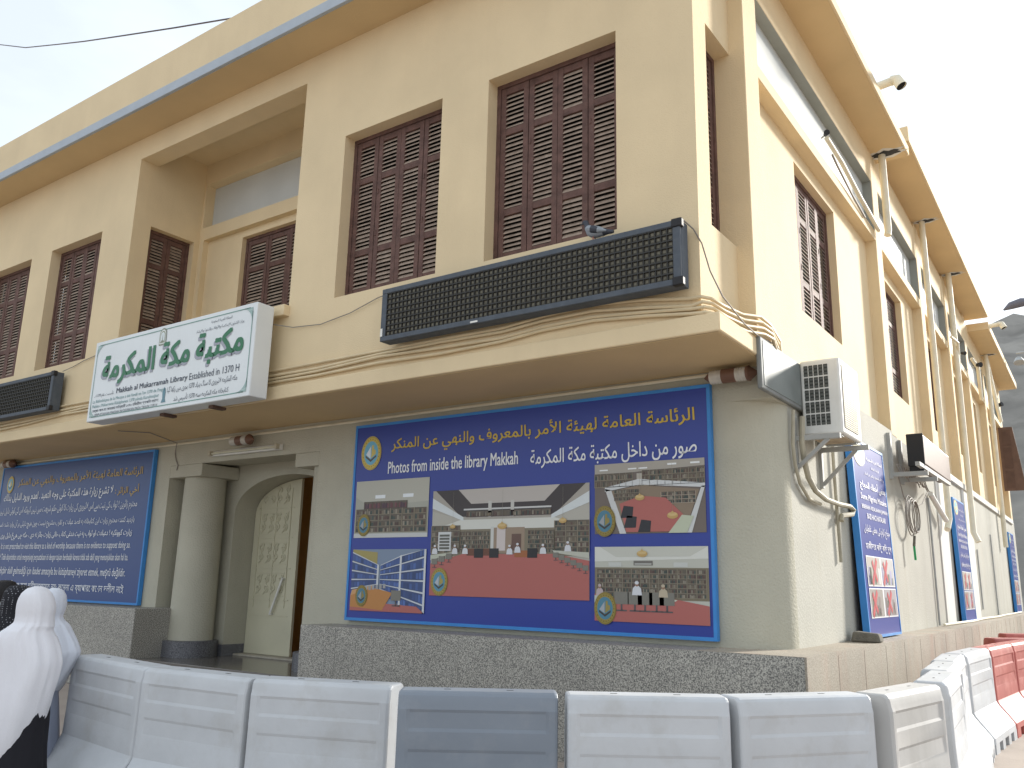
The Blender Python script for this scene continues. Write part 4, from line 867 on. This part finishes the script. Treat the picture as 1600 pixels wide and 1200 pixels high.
cyl_lamp((-17.45, 7.83, 3.68), 'brown cylinder lamp at the left edge above the notice board')
t = empty('tube_light', (-10.44, 7.99, 3.49), 'long white fluorescent tube light over the entrance', 'lamp')
m = MB(); m.hexa([(-11.24, 7.93, 3.43), (-9.66, 7.93, 3.43), (-9.66, 7.995, 3.43), (-11.24, 7.995, 3.43), (-11.24, 7.93, 3.50), (-9.66, 7.93, 3.50), (-9.66, 7.995, 3.53), (-11.24, 7.995, 3.53)]); m.build('fixture_body', PVC, t, bevel=.006)
m = MB(); m.tube([(-11.17, 7.905, 3.468), (-9.74, 7.905, 3.468)], .017, 10); m.build('tube', mat('fluorescent_glass', (.62, .60, .45), .3), t)
for x in (-11.215, -9.69):
    m = MB(); m.box(x-.03, x+.03, 7.87, 7.932, 3.435, 3.505); m.build('end_cap', mat('yellowed_cap', (.5, .45, .33), .5) if 'yellowed_cap' not in bpy.data.materials else bpy.data.materials['yellowed_cap'], t, bevel=.006)
m = MB(); m.tube([(-18.1, 7.975, 3.69), (-13, 7.975, 3.695), (-8.3, 7.975, 3.705), (-3.2, 7.975, 3.73)], .018, 7); tag(m.build('trunking', PIPE, loc=(-9, 7.975, 3.7)), 'thin cream trunking line under the overhang above both front boards', 'conduit')
m = MB(); m.tube([(-12.1, 6.9, 3.74), (-11.9, 7.3, 3.755), (-12.1, 7.9, 3.70), (-12.25, 7.985, 3.56), (-12.2, 7.985, 3.44), (-12.14, 7.985, 3.36), (-12.16, 7.985, 3.28)], .008, 5); tag(m.build('loose_wire', CABLE, loc=(-12.1, 7.9, 3.6)), 'thin dark wire dangling on the wall left of the entrance', 'wire')

# ---- wires on the front
def wire(pts, r, lb, name='wire', m_=CABLE):
    m = MB(); m.tube(pts, r, 5); tag(m.build(name, m_, loc=pts[0]), lb, 'wire')
wire([(-8.35, 6.6, 4.72), (-8.1, 6.70, 4.67), (-7.6, 6.70, 4.63), (-7.1, 6.70, 4.69), (-6.66, 6.70, 4.80), (-6.4, 6.66, 4.80)], .006, 'thin wire from the name sign to the long display board')
wire([(-13.5, 6.66, 4.78), (-13.3, 6.71, 4.84), (-13.0, 6.71, 4.90), (-12.4, 6.71, 4.97), (-11.9, 6.55, 4.95)], .006, 'thin wire from the left display board to the name sign')
wire([(-2.87, 6.6, 4.81), (-2.81, 6.68, 4.74), (-2.765, 6.75, 4.62), (-2.70, 6.76, 4.35), (-2.61, 6.80, 4.11), (-2.59, 7.25, 3.98), (-2.585, 7.6, 3.95), (-2.58, 8.1, 3.98)], .007, 'thin wire drooping from the display board round the corner')
wire([(-34, 10.4, 20.6), (-28, 9.3, 17.6), (-22.18, 8.18, 14.85), (-19.2, 7.6, 13.3), (-16.2, 6.98, 11.88), (-14.1, 6.5, 10.86), (-12.17, 6.11, 9.98), (-10.5, 6.07, 9.45), (-9.25, 6.2, 9.19)], .012, 'overhead cable sagging from the upper left to the roof parapet', 'overhead_cable', mat('dark_cable', (.12, .10, .11), .7))

# ---- rainwater pipes on the side
def pipe_r(pts, r, lb, m_=PIPE, group='cream rainwater pipes on the side wall', n=10):
    m = MB(); m.tube(pts, r, n); tag(m.build('rainwater_pipe', m_, loc=pts[-1]), lb, 'pipe', group)
pipe_r([RF(13.6, .14, 8.75), RF(13.6, .14, 7.16), RF(13.58, .13, 7.08)], .055, 'short cream pipe from the hole in the near eave, first pilaster of the row')
pipe_r([RF(10.62, .035, 7.40), RF(11.3, .045, 7.35), RF(12.2, .045, 7.22), RF(13.3, .06, 7.08)], .032, 'slanting cream pipe along the lintel over the first bay', group=None)
pipe_r([RF(10.9, .02, 7.3), RF(11.0, .05, 7.18), RF(11.8, .03, 7.1), RF(12.6, .02, 7.04)], .014, 'thin cable drooping beside the slanting pipe', CABLE, None, 6)
pipe_r([RF(17.35, .13, 8.73), RF(17.35, .13, 6.0), RF(17.38, .12, 4.0), RF(17.4, .12, 2.95), RF(17.2, .10, 2.75)], .055, 'cream rainwater pipe down the second pilaster past the brown unit')
pipe_r([RF(20.72, .13, 8.73), RF(20.72, .13, 6.0), RF(20.74, .12, 2.9), RF(20.7, .2, 2.7)], .06, 'thick cream rainwater pipe down the third pilaster to a kicked-out end')
pipe_r([RF(20.95, .10, 8.73), RF(20.95, .10, 6.9), RF(21.0, .10, 4.0)], .04, 'thinner cream pipe just beyond the thick one on the third pilaster')
pipe_r([RF(20.2, .12, 7.10), RF(20.6, .2, 7.05), RF(21.0, .14, 6.5)], .03, 'short slanted spout between the pipes of the third pilaster', PIPE, None)
pipe_r([RF(27.55, .13, 8.4), RF(27.55, .13, 6.0), RF(27.6, .12, 2.9)], .06, 'thick cream rainwater pipe on the fifth pilaster')
pipe_r([RF(27.85, .12, 8.4), RF(28.0, .25, 6.9), RF(28.1, .30, 6.5)], .05, 'slanted cream pipe leaning out beyond the fifth pilaster')
pipe_r([RF(24.05, .10, 7.5), RF(24.3, .2, 7.3), RF(25.0, .14, 6.6)], .045, 'slanted cream pipe stub on the fourth pilaster')
pipe_r([RF(16.0, .05, 3.28), RF(16.5, .1, 3.05), RF(17.0, .12, 2.9)], .045, 'short sloping white pipe beside the second blue board', PVC, None)
# flat near-black patches stand in for shaded holes where pipes pass the eave
for s, zz, lb, big in ((13.58, 8.464, 'jagged dark hole in the near eave around a pipe', 1), (17.35, 8.728, 'dark hole in the eave over the second pilaster', .75), (20.8, 8.728, 'dark hole with pale patch in the eave over the third pilaster', .8), (27.6, 8.41, 'dark hole in the far eave over the fifth pilaster', .7)):
    m = MB(); k = 18
    ring = [RF(s+.10*big*math.cos(t*2*PI/k)*(1+.25*math.sin(3*t)), .20+.22*big*math.sin(t*2*PI/k)*(1+.2*math.cos(2*t)), zz-.004) for t in range(k)]
    ring2 = [RF(s+.16*big*math.cos(t*2*PI/k)*(1+.3*math.sin(2.3*t)), .20+.29*big*math.sin(t*2*PI/k)*(1+.25*math.cos(3.1*t)), zz-.001) for t in range(k)]
    m.add(ring2, [tuple(range(k))[::-1]], 1); m.add(ring, [tuple(range(k))[::-1]], 0)
    o = m.build('eave_hole', [HOLEDARK, WHITEP], LIB); o['label'] = lb
# roof spouts
def spout(s, z, ln, lb):
    r = empty('roof_spout', RF(s, NE, z), lb, 'rain spout', 'rain spouts on the side parapet')
    m = MB(); p0, p1, p2 = RF(s, NE-.2, z), RF(s-.02, NE+ln, z+.03), RF(s-.03, NE+ln+.10, z-.10)
    m.tube([p0, p1], .06, 14); m.tube([RF(s-.02, NE+ln-.03, z+.03), p1+Vector((.04, 0, 0)), p2], .075, 14, cap=False); m.build('spout_pipe', PIPE, r)
    d = (p2-p1).normalized(); k = MB(); u = d.orthogonal().normalized(); w = d.cross(u); c = p2-d*.015
    k.add([c+(u*math.cos(t*2*PI/14)+w*math.sin(t*2*PI/14))*.072 for t in range(14)], [tuple(range(14))]); k.build('spout_mouth', DARK, r)
spout(12.0, 8.72, .17, 'cream elbow spout jutting from the near parapet against the sky')
spout(25.6, 8.70, .2, 'cream spout jutting from the far parapet against the hillside')
# floodlights / cameras on the side
def spot(p, d, lb, s=1.0):
    p = Vector(p); d = Vector(d).normalized(); r = empty('spotlight', p, lb, 'spotlight', 'small spotlights on the side wall')
    m = MB(); m.lathe([(-.10*s, .02*s), (-.08*s, .05*s), (.08*s, .07*s), (.10*s, .075*s)], p, d, 14); m.build('lamp_head', BLACK, r)
    m = MB(); m.bar(p-d*.05*s, p-d*.05*s+Vector((-.12, 0, -.08))*s, .03*s, .03*s); m.build('lamp_arm', STEEL, r)
spot(RF(10.50, .06, 7.40), (.3, -.6, -.1), 'black spotlight at the start of the slanting pipe', .5)
spot(RF(21.2, .22, 6.95), (.6, -.5, -.2), 'black spotlight between the third and fourth pilasters', .6)
spot(RF(24.2, .22, 7.35), (.7, -.6, -.2), 'dark spotlight beside the pipe stub on the fourth pilaster', .9)
spot(RF(28.1, .30, 7.0), (.8, -.4, .2), 'black spotlight at the far end beside the leaning pipe', .9)
# open shutter leaf at the far end
m = MB(); p0 = RF(31.6, .02, 4.0); 
def lf(n, z, s=0): return RF(31.6+s, n, z)
m.hexa([lf(-.08, 4.86), lf(.55, 4.86), lf(.32, 4.86, .05), lf(-.08, 4.86, .05), lf(-.08, 6.92), lf(.32, 6.92), lf(.32, 6.92, .05), lf(-.08, 6.92, .05)])
for a, b in ((4.95, 5.5), (5.57, 6.25), (6.32, 6.83)): m.hexa([lf(.0, a, -.012), lf(.25, a, -.012), lf(.25, a), lf(.0, a), lf(.0, b, -.012), lf(.25, b, -.012), lf(.25, b), lf(.0, b)], 1)
o = m.build('open_shutter', [mat('open_shutter_wood', (.16, .095, .07), .7, .15, 6), mat('open_shutter_panel', (.13, .075, .055), .7, .15, 6)], LIB); o['label'] = 'dark shutter leaf swung out over the street at the far end'

# ---- pigeon on the display board
pg = empty('pigeon', (-3.76, 6.585, 4.785), 'grey pigeon with black wing bars perched on the display board', 'pigeon')
PGM = mat('pigeon_grey', (.30, .33, .36), .8, .1, 20); PGD = mat('pigeon_dark', (.05, .055, .07), .6, .1, 20); PGL = mat('pigeon_feet', (.45, .16, .12), .6)
m = MB(); m.tube([(-3.90, 6.585, 5.005), (-3.872, 6.585, 5.015), (-3.855, 6.585, 5.01), (-3.845, 6.585, 4.985), (-3.835, 6.585, 4.955), (-3.80, 6.585, 4.915), (-3.76, 6.585, 4.895), (-3.71, 6.585, 4.885), (-3.66, 6.585, 4.875), (-3.60, 6.585, 4.862), (-3.56, 6.585, 4.855)], .05, 14, radii=[.004, .024, .028, .026, .032, .055, .062, .052, .034, .022, .016])
m.m = [1 if k < 14*4 else 1 if k > 14*8 else 0 for k in range(len(m.m))]; m.build('body', [PGM, PGD], pg)
for sy in (-1, 1):
    m = MB(); m.tube([(-3.81, 6.585+sy*.045, 4.925), (-3.76, 6.585+sy*.055, 4.905), (-3.70, 6.585+sy*.048, 4.885), (-3.62, 6.585+sy*.03, 4.868)], .03, 8, radii=[.02, .038, .03, .008])
    m.m = [1 if 8 <= k < 12 else 0 for k in range(len(m.m))]; m.build('wing', [PGM, PGD], pg)
    m = MB(); m.tube([(-3.765, 6.585+sy*.02, 4.85), (-3.765, 6.585+sy*.02, 4.79)], .006, 5); m.tube([(-3.795, 6.585+sy*.02, 4.789), (-3.745, 6.585+sy*.02, 4.789)], .005, 5); m.build('leg', PGL, pg)
m = MB(); m.tube([(-3.895, 6.585, 5.005), (-3.925, 6.585, 4.998)], .006, 6, radii=[.007, .001]); m.build('beak', PGD, pg)

# ================================================================== BARRIERS
def barrier_mesh(material):
    m = MB(); hw, bw2 = .105, .325
    # (z, half width, groove)
    prof = [(.10, bw2, 0), (.16, bw2-.005, 0), (.20, bw2-.03, 0), (.36, .165, 0), (.40, .145, 0), (.54, .14, 0), (.56, .134, 1), (.655, .1305, 1), (.672, .1365, 1), (.77, .133, 1), (.79, .1265, 1), (.88, .125, 1), (.897, .131, 1), (.925, .128, 0), (.955, .124, 0), (.975, .118, 0), (.99, .108, 0), (1.0, .088, 0)]
    xs = [(0, .016, 1), (.006, .006, 1), (.02, .0, 1), (.055, 0, 1), (.075, 0, 0), (.925, 0, 0), (.945, 0, 1), (.98, 0, 1), (.994, .006, 1), (1.0, .016, 1)]
    nP = len(prof); loops = []
    for x, sh_, plain in xs:
        f = []
        for z, w, gr in prof:
            ww = (.14-.004*(z-.5)/.42 if (gr and plain) else w) - sh_
            f.append((x, ww, z - (sh_*.6 if z > .98 else 0)))
        loops.append([(a, -b, c) for a, b, c in f] + [(a, b, c) for a, b, c in f[::-1]])
    k = 2*nP
    m.add([p for l in loops for p in l], [(i*k+j, (i+1)*k+j, (i+1)*k+(j+1) % k, i*k+(j+1) % k) for i in range(len(xs)-1) for j in range(k)], 0, True)
    m.add(loops[0], [tuple(range(k))]); m.add(loops[-1], [tuple(range(k))[::-1]])
    for a, b in ((.0, .16), (.30, .42), (.58, .70), (.84, 1.0)): m.box(a+.004, b-.004 if b == 1 else b, -bw2+.001, bw2-.001, 0, .10)
    for a in (.3, .7): m.box(a-.022, a+.022, -.007, .007, .996, 1.0012, 1)  # black boxes on the top stand in for the dark inside slots
    me = m.mesh('traffic_barrier', [material, BLACK]); me.set_sharp_from_angle(angle=math.radians(14))
    return me
BM = {c: barrier_mesh(mm) for c, mm in (('w', BWHITE), ('g', BGREY), ('p', BPALE), ('r', BRED))}
BG = 'plastic barriers lined up round the library'
BL = [
 ('w', (-7.19, 3.97), (-5.92, 3.80), 'white plastic barrier at the left end, a woman leaning on it'),
 ('w', (-5.90, 3.79), (-4.85, 3.875), 'white plastic barrier in front of the porch, second from the woman'),
 ('w', (-4.82, 3.89), (-3.90, 4.235), 'white plastic barrier standing left of the blue-grey one'),
 ('g', (-3.71, 4.10), (-2.925, 4.67), 'blue-grey plastic barrier set back between white ones'),
 ('w', (-2.85, 4.66), (-2.06, 5.235), 'white plastic barrier just right of the blue-grey one'),
 ('w', (-2.02, 5.275), (-1.435, 6.07), 'white plastic barrier before the granite plinth corner'),
 ('p', (-1.355, 6.15), (-1.20, 7.11), 'dirty pale grey plastic barrier turning the corner'),
 ('w', (-1.195, 7.32), (-1.27, 8.40), 'sunlit white barrier just beyond the pale grey one'),
 ('w', (-1.34, 8.45), (-1.43, 9.55), 'sunlit white barrier set inward, second beyond the pale grey one'),
 ('w', (-1.46, 9.60), (-1.56, 10.76), 'sunlit white barrier, third beyond the pale grey one'),
 ('w', (-1.55, 10.82), (-1.49, 12.2), 'sunlit white barrier next to the first red one'),
 ('r', (-1.485, 12.23), (-1.385, 13.58), 'faded red plastic barrier next to the white ones'),
 ('r', (-1.38, 13.62), (-1.22, 15.0), 'faded red plastic barrier, second of the red ones'),
 ('r', (-1.75, 15.0), (-0.9, 15.9), 'red plastic barrier turned inward beyond the line'),
 ('r', (-1.80, 16.9), (-1.1, 17.4), 'red plastic barrier half hidden behind the other red ones'),
 ('p', (-1.05, 17.4), (-0.3, 17.9), 'pale grey barrier beyond the red ones at the right edge'),
]
for c, a, b, lb in BL:
    a = Vector((*a, 0)); b = Vector((*b, 0)); d = b-a; L_ = d.length; d.normalize(); nrm = Vector((-d.y, d.x, 0))
    o = bpy.data.objects.new('traffic_barrier', BM[c]); COL.objects.link(o); o.location = a + nrm*.12
    o.rotation_euler = (0, 0, math.atan2(d.y, d.x)); o.scale = (L_, 1, 1); tag(o, lb, 'barrier', BG)

# ================================================================== PEOPLE
CE, CF = Vector((.8151, .5793, 0)), Vector((-.5793, .8151, 0))     # across and into the view
def dense(rs, k=3):
    out = []
    for i in range(len(rs)-1):
        p0, p1, p2, p3 = rs[max(i-1, 0)], rs[i], rs[i+1], rs[min(i+2, len(rs)-1)]
        for j in range(k):
            t = j/k; cr = lambda a, b, c, d: .5*(2*b + (c-a)*t + (2*a-5*b+4*c-d)*t*t + (3*b-a-3*c+d)*t*t*t)
            out.append((p1[0].lerp(p2[0], t), max(.005, cr(p0[1], p1[1], p2[1], p3[1])), max(.005, cr(p0[2], p1[2], p2[2], p3[2])), max(0, cr(p0[3], p1[3], p2[3], p3[3]))))
    return out + [rs[-1]]
def loft(rings, n=72, folds=0.0, freq=9, seed=0, cut=None, cap=(True, True)):
    """draped surface through rings (centre, across radius, depth radius, fold weight); cut(k, angle) drops faces"""
    m = MB(); m.soft = True; vs = []; D = 4; rs = dense(rings, D)
    for k, (c, a, b, fw_2) in enumerate(rs):
        for i in range(n):
            t = 2*PI*i/n; ct, st = math.cos(t), math.sin(t); z = c[2]
            n1 = noise.noise((ct*1.8+seed, st*1.8, z*1.1+seed)); n2 = noise.noise((ct*4.2+seed, st*4.2-seed, z*.9)); n3 = noise.noise((ct*7+seed, st*7, z*1.8))
            tw = math.sin(5*t + 16*z + seed + 3*n1) * max(0, .55-abs(fw_2-.45)) * .55      # wrap folds about the head and shoulders
            w = 1 + folds*fw_2*(1.1*n1 + 1.5*n2 + .9*n3 + .35*math.sin(freq*t + 4*n1 + seed)) + folds*tw*.5
            vs.append(Vector(c) + CE*ct*a*w + CF*st*b*w)
    fs = [(k*n+i, k*n+(i+1) % n, (k+1)*n+(i+1) % n, (k+1)*n+i) for k in range(len(rs)-1) for i in range(n) if not (cut and cut(k/D, 2*PI*(i+.5)/n))]
    m.add(vs, fs, 0, True)
    if cap[0]: m.add(vs[:n], [tuple(range(n))], 0, True)
    if cap[1]: m.add(vs[-n:], [tuple(range(n))[::-1]], 0, True)
    return m
def subd(o, l=1):
    md = o.modifiers.new('subd', 'SUBSURF'); md.levels = l; md.render_levels = l; return o
def body(root, base, H, face, lean=0.1, arms='front', m_=SKIN, sink=0.0):
    """one continuous skinned figure: base on the ground, looking along face"""
    b = Vector(base); f = Vector(face).normalized(); r = Vector((f.y, -f.x, 0)); k = H/1.65
    P = lambda x, y, z: b + r*x*k + f*(y + lean*max(0, z-.85)/.8)*k + Vector((0, 0, z*k))
    pts = [(0, 0, .92), (0, 0, 1.10), (0, -.01, 1.30), (0, 0, 1.40), (0, .01, 1.46), (0, .02, 1.52), (0, .015, 1.60), (0, .085, 1.54),
           (.10, 0, 1.31), (.10, .03, 1.08), (.07, .09, 1.10), (.03, .10, 1.16), (-.10, 0, 1.31), (-.10, .03, 1.08), (-.08, .12, 1.06), (-.03, .13, 1.02),
           (.08, 0, .86), (.08, .02, .48), (.08, -.02, .08), (.08, .11, .035), (-.08, 0, .86), (-.08, .02, .48), (-.08, -.02, .08), (-.08, .11, .035)]
    rad = [.11, .10, .10, .06, .055, .085, .082, .018, .05, .04, .032, .025, .05, .04, .032, .025, .07, .05, .035, .03, .07, .05, .035, .03]
    ed = [(0, 1), (1, 2), (2, 3), (3, 4), (4, 5), (5, 6), (5, 7), (2, 8), (8, 9), (9, 10), (10, 11), (2, 12), (12, 13), (13, 14), (14, 15), (0, 16), (16, 17), (17, 18), (18, 19), (0, 20), (20, 21), (21, 22), (22, 23)]
    me = bpy.data.meshes.new('body'); off = ORIG[root.name]
    me.from_pydata([P(*p)-off for p in pts], ed, []); me.materials.append(m_)
    o = bpy.data.objects.new('body', me); COL.objects.link(o); o.parent = root; ORIG[o.name] = off
    o.modifiers.new('skin', 'SKIN').use_smooth_shade = True
    if not me.skin_vertices: pass
    for i, v in enumerate(me.skin_vertices[0].data): v.radius = (rad[i]*k, rad[i]*k); v.use_root = (i == 0)
    subd(o, 2); return o
def ringset(base, px0, ppm, z0, v0, kz, rows, folds):
    out = []
    for v, xl, xr, b, dep, fw_2 in rows:
        xm = (xl+xr)/2; xm += (v-1000)*(966-xm)/5950*.97          # uprights lean in this tilted view
        c = Vector((base[0], base[1], 0)) + CE*((xm-px0)/ppm) + CF*dep; c.z = z0-(v-v0)*kz
        out.append((c, (xr-xl)/2/ppm, b, fw_2))
    return out
# woman in a long white veil, back to us
B1 = (-6.783, 3.381); p1 = empty('person', (-6.82, 3.36, 0), 'woman in a long white veil over a black skirt, standing with her back turned', 'person')
body(p1, (-6.80, 3.36, 0), 1.49, CF, .03)
rows = [(917, 56, 65, .03, .0, 0), (920, 47, 71, .09, .0, 0), (928, 38, 78, .125, .0, .2), (940, 31.5, 82, .14, .0, .3), (952, 28.5, 83, .14, .0, .4), (964, 27, 81, .135, .0, .5), (973, 25, 80.5, .14, .0, .55), (979, 19, 81, .15, -.01, .6), (986, 9, 79, .17, -.01, .6), (998, -4, 83, .195, 0, .8),
        (1015, -10, 88, .205, 0, 1), (1035, -15, 90, .21, 0, 1), (1060, -20, 84, .22, 0, .9), (1085, -24, 76, .23, 0, .5), (1115, -26, 66, .235, 0, .3), (1150, -28, 52, .23, 0, .25), (1185, -28, 32, .2, 0, .25), (1218, -26, 10, .15, 0, .25)]
rs = ringset(B1, 45, 209, 1.552, 917, .00467, rows, 1)
# the hem hangs lower at the back-left: keep rings level but pull the last ones
o = loft(rs, 72, .075, 8, 1.3, cut=lambda k, t: 2 <= k <= 4 and abs(t-PI/2) < .55, cap=(True, False)).build('veil', VEIL, p1)
rows = [(1050, -12, 70, .16, .02, .5), (1100, -14, 68, .19, .02, 1), (1160, -18, 62, .21, .02, 1), (1215, -24, 62, .23, .02, 1), (1249, -28, 63, .24, .02, 1)]
o = loft(ringset(B1, 45, 209, 1.552, 917, .00467, rows, 1), 72, .05, 8, 4.1).build('skirt', SKIRT, p1)
# woman behind her leaning on the barrier
B2 = (-7.226, 3.833); p2 = empty('person', (-7.19, 3.72, 0), 'woman in a short pale white veil, leaning with her arm on the end barrier', 'person')
body(p2, (-7.31, 3.80, 0), 1.46, (.0, 1, 0), .0)
rows = [(918.5, 82, 92, .03, 0, 0), (922, 76, 97, .09, 0, 0), (930, 72, 100.5, .12, 0, .2), (942, 70, 101, .13, 0, .3), (954, 70, 98.5, .12, 0, .4), (963, 70, 95, .115, 0, .5), (969, 68, 97, .13, 0, .5), (976, 64, 104, .17, 0, .6), (988, 60, 110, .19, 0, .8), (1003, 58, 117, .20, .0, 1), (1018, 56, 121, .21, 0, 1), (1034, 55, 114, .21, 0, 1), (1052, 54, 103, .21, 0, 1.1), (1072, 54, 90, .2, 0, 1.2), (1084, 54, 79, .19, 0, 1.2)]
o = loft(ringset(B2, 90, 191, 1.532, 918.5, .0051, rows, 1), 72, .07, 7, 7.7, cut=lambda k, t: 2 <= k <= 4 and abs(t-PI/2+.2) < .5, cap=(True, False)).build('veil', VEIL2, p2)
m = MB(); m.tube([(-7.28, 3.82, 1.20), (-7.24, 3.86, 1.11), (-7.26, 3.93, 1.06), (-7.34, 4.01, 1.05), (-7.46, 4.06, 1.06)], .05, 12, radii=[.08, .085, .075, .06, .045]); o = m.build('sleeve', VEIL2, p2)
rows = [(1050, 44, 86, .15, .0, .5), (1120, 38, 86, .18, .0, 1), (1180, 36, 85, .19, .0, 1), (1218, 34, 85, .2, .0, 1)]
o = loft(ringset(B2, 90, 191, 1.532, 918.5, .0051, rows, 1), 72, .04, 7, 2.2).build('skirt', mat('blue_grey_cloth', (.33, .36, .45), .95, .05, 4), p2)
# woman in dotted scarf
B3 = (-7.919, 3.855); p3 = empty('person', (-7.9, 3.82, 0), 'person in a black headscarf with white dots, behind the veiled woman', 'person')
body(p3, (-7.93, 3.84, 0), 1.49, CF, .03)
rows = [(915.5, 26, 38, .04, 0, 0), (918, 17, 47, .09, 0, 0), (926, 10, 52, .125, 0, .2), (938, 6, 53, .14, 0, .3), (950, 3, 51, .14, 0, .4), (962, 0, 49, .14, 0, .5), (975, -8, 52, .16, 0, .6), (992, -16, 57, .19, 0, .8), (1015, -20, 60, .2, 0, 1)]
o = loft(ringset(B3, 28, 181, 1.545, 915.5, .0054, rows, 1), 72, .035, 6, 3.3, cut=lambda k, t: 2 <= k <= 3 and abs(t-PI/2) < .5, cap=(True, False)).build('headscarf', DOT, p3)
rows = [(1000, -14, 54, .16, 0, .4), (1050, -18, 58, .2, 0, .8), (1120, -22, 60, .22, 0, 1), (1201, -28, 62, .25, 0, 1)]
loft(ringset(B3, 28, 181, 1.545, 915.5, .0054, rows, 1), 72, .04, 8, 5.5).build('robe', SKIRT, p3)
# bare-headed man at the edge
B4 = (-8.541, 4.054); p4 = empty('person', (-8.5, 4.0, 0), 'dark-haired person in a white garment at the left edge', 'person')
body(p4, (-8.545, 4.05, 0), 1.53, (-.3, 1, 0), .02)
rows = [(906.5, 3, 17, .03, 0, 0), (909, -3, 23, .08, 0, 0), (916, -6.5, 27, .10, 0, .2), (925, -7, 27.5, .105, 0, .3), (933, -5, 24, .10, 0, .3), (940, -2, 19, .075, -.01, .3)]
o = loft(ringset(B4, 10, 169, 1.578, 906.5, .0058, rows, 1), 72, .03, 9, 1.1, cut=lambda k, t: k >= 2 and abs(t-PI/2) < .75).build('hair', HAIR, p4)
rows = [(936, -8, 10, .06, -.01, .2), (943, -20, 12, .10, -.01, .4), (955, -26, 22, .14, 0, .6), (990, -30, 34, .17, 0, 1), (1080, -30, 36, .18, 0, 1), (1178, -32, 38, .22, 0, 1)]
loft(ringset(B4, 10, 169, 1.578, 906.5, .0058, rows, 1), 72, .03, 8, 8.8).build('robe', VEIL, p4)

# ================================================================== FAR RIGHT
t = empty('street_lamp', (0.35, 25, 0), 'grey street lamp head reaching in from the right edge against the sky', 'street lamp')
m = MB(); m.tube([(0.35, 25, 0), (.35, 25, 8.4)], .08, 12, radii=[.10, .06]); m.tube([(.35, 25, 8.4), (.25, 25, 8.8), (-.3, 25, 9.02), (-1.2, 25, 9.04)], .035, 10); m.build('pole', STEEL, t)
m = MB(); m.tube([(-1.1, 25, 9.05), (-1.25, 25, 9.06), (-1.5, 25, 9.07), (-1.75, 25, 9.02), (-1.92, 25, 8.93)], .1, 14, radii=[.05, .09, .12, .10, .02]); m.build('lamp_head', mat('lamp_grey', (.14, .14, .17), .5), t)
t = empty('floodlight_post', (-1.2, 30, 0), 'thin post with a crossbar and small floodlights beyond the far eave', 'floodlight')
m = MB(); m.tube([(-1.2, 30, 0), (-1.2, 30, 9.0)], .05, 8); m.tube([(-2.1, 30, 8.95), (-1.2, 30, 8.95)], .035, 8); m.build('pole', STEEL, t)
for x in (-2.05, -1.25):
    m = MB(); m.lathe([(0, .03), (.05, .09), (.20, .16), (.22, .16)], (x, 30, 8.82), (.1, -.4, -1), 12); m.build('lamp_head', STEEL, t)
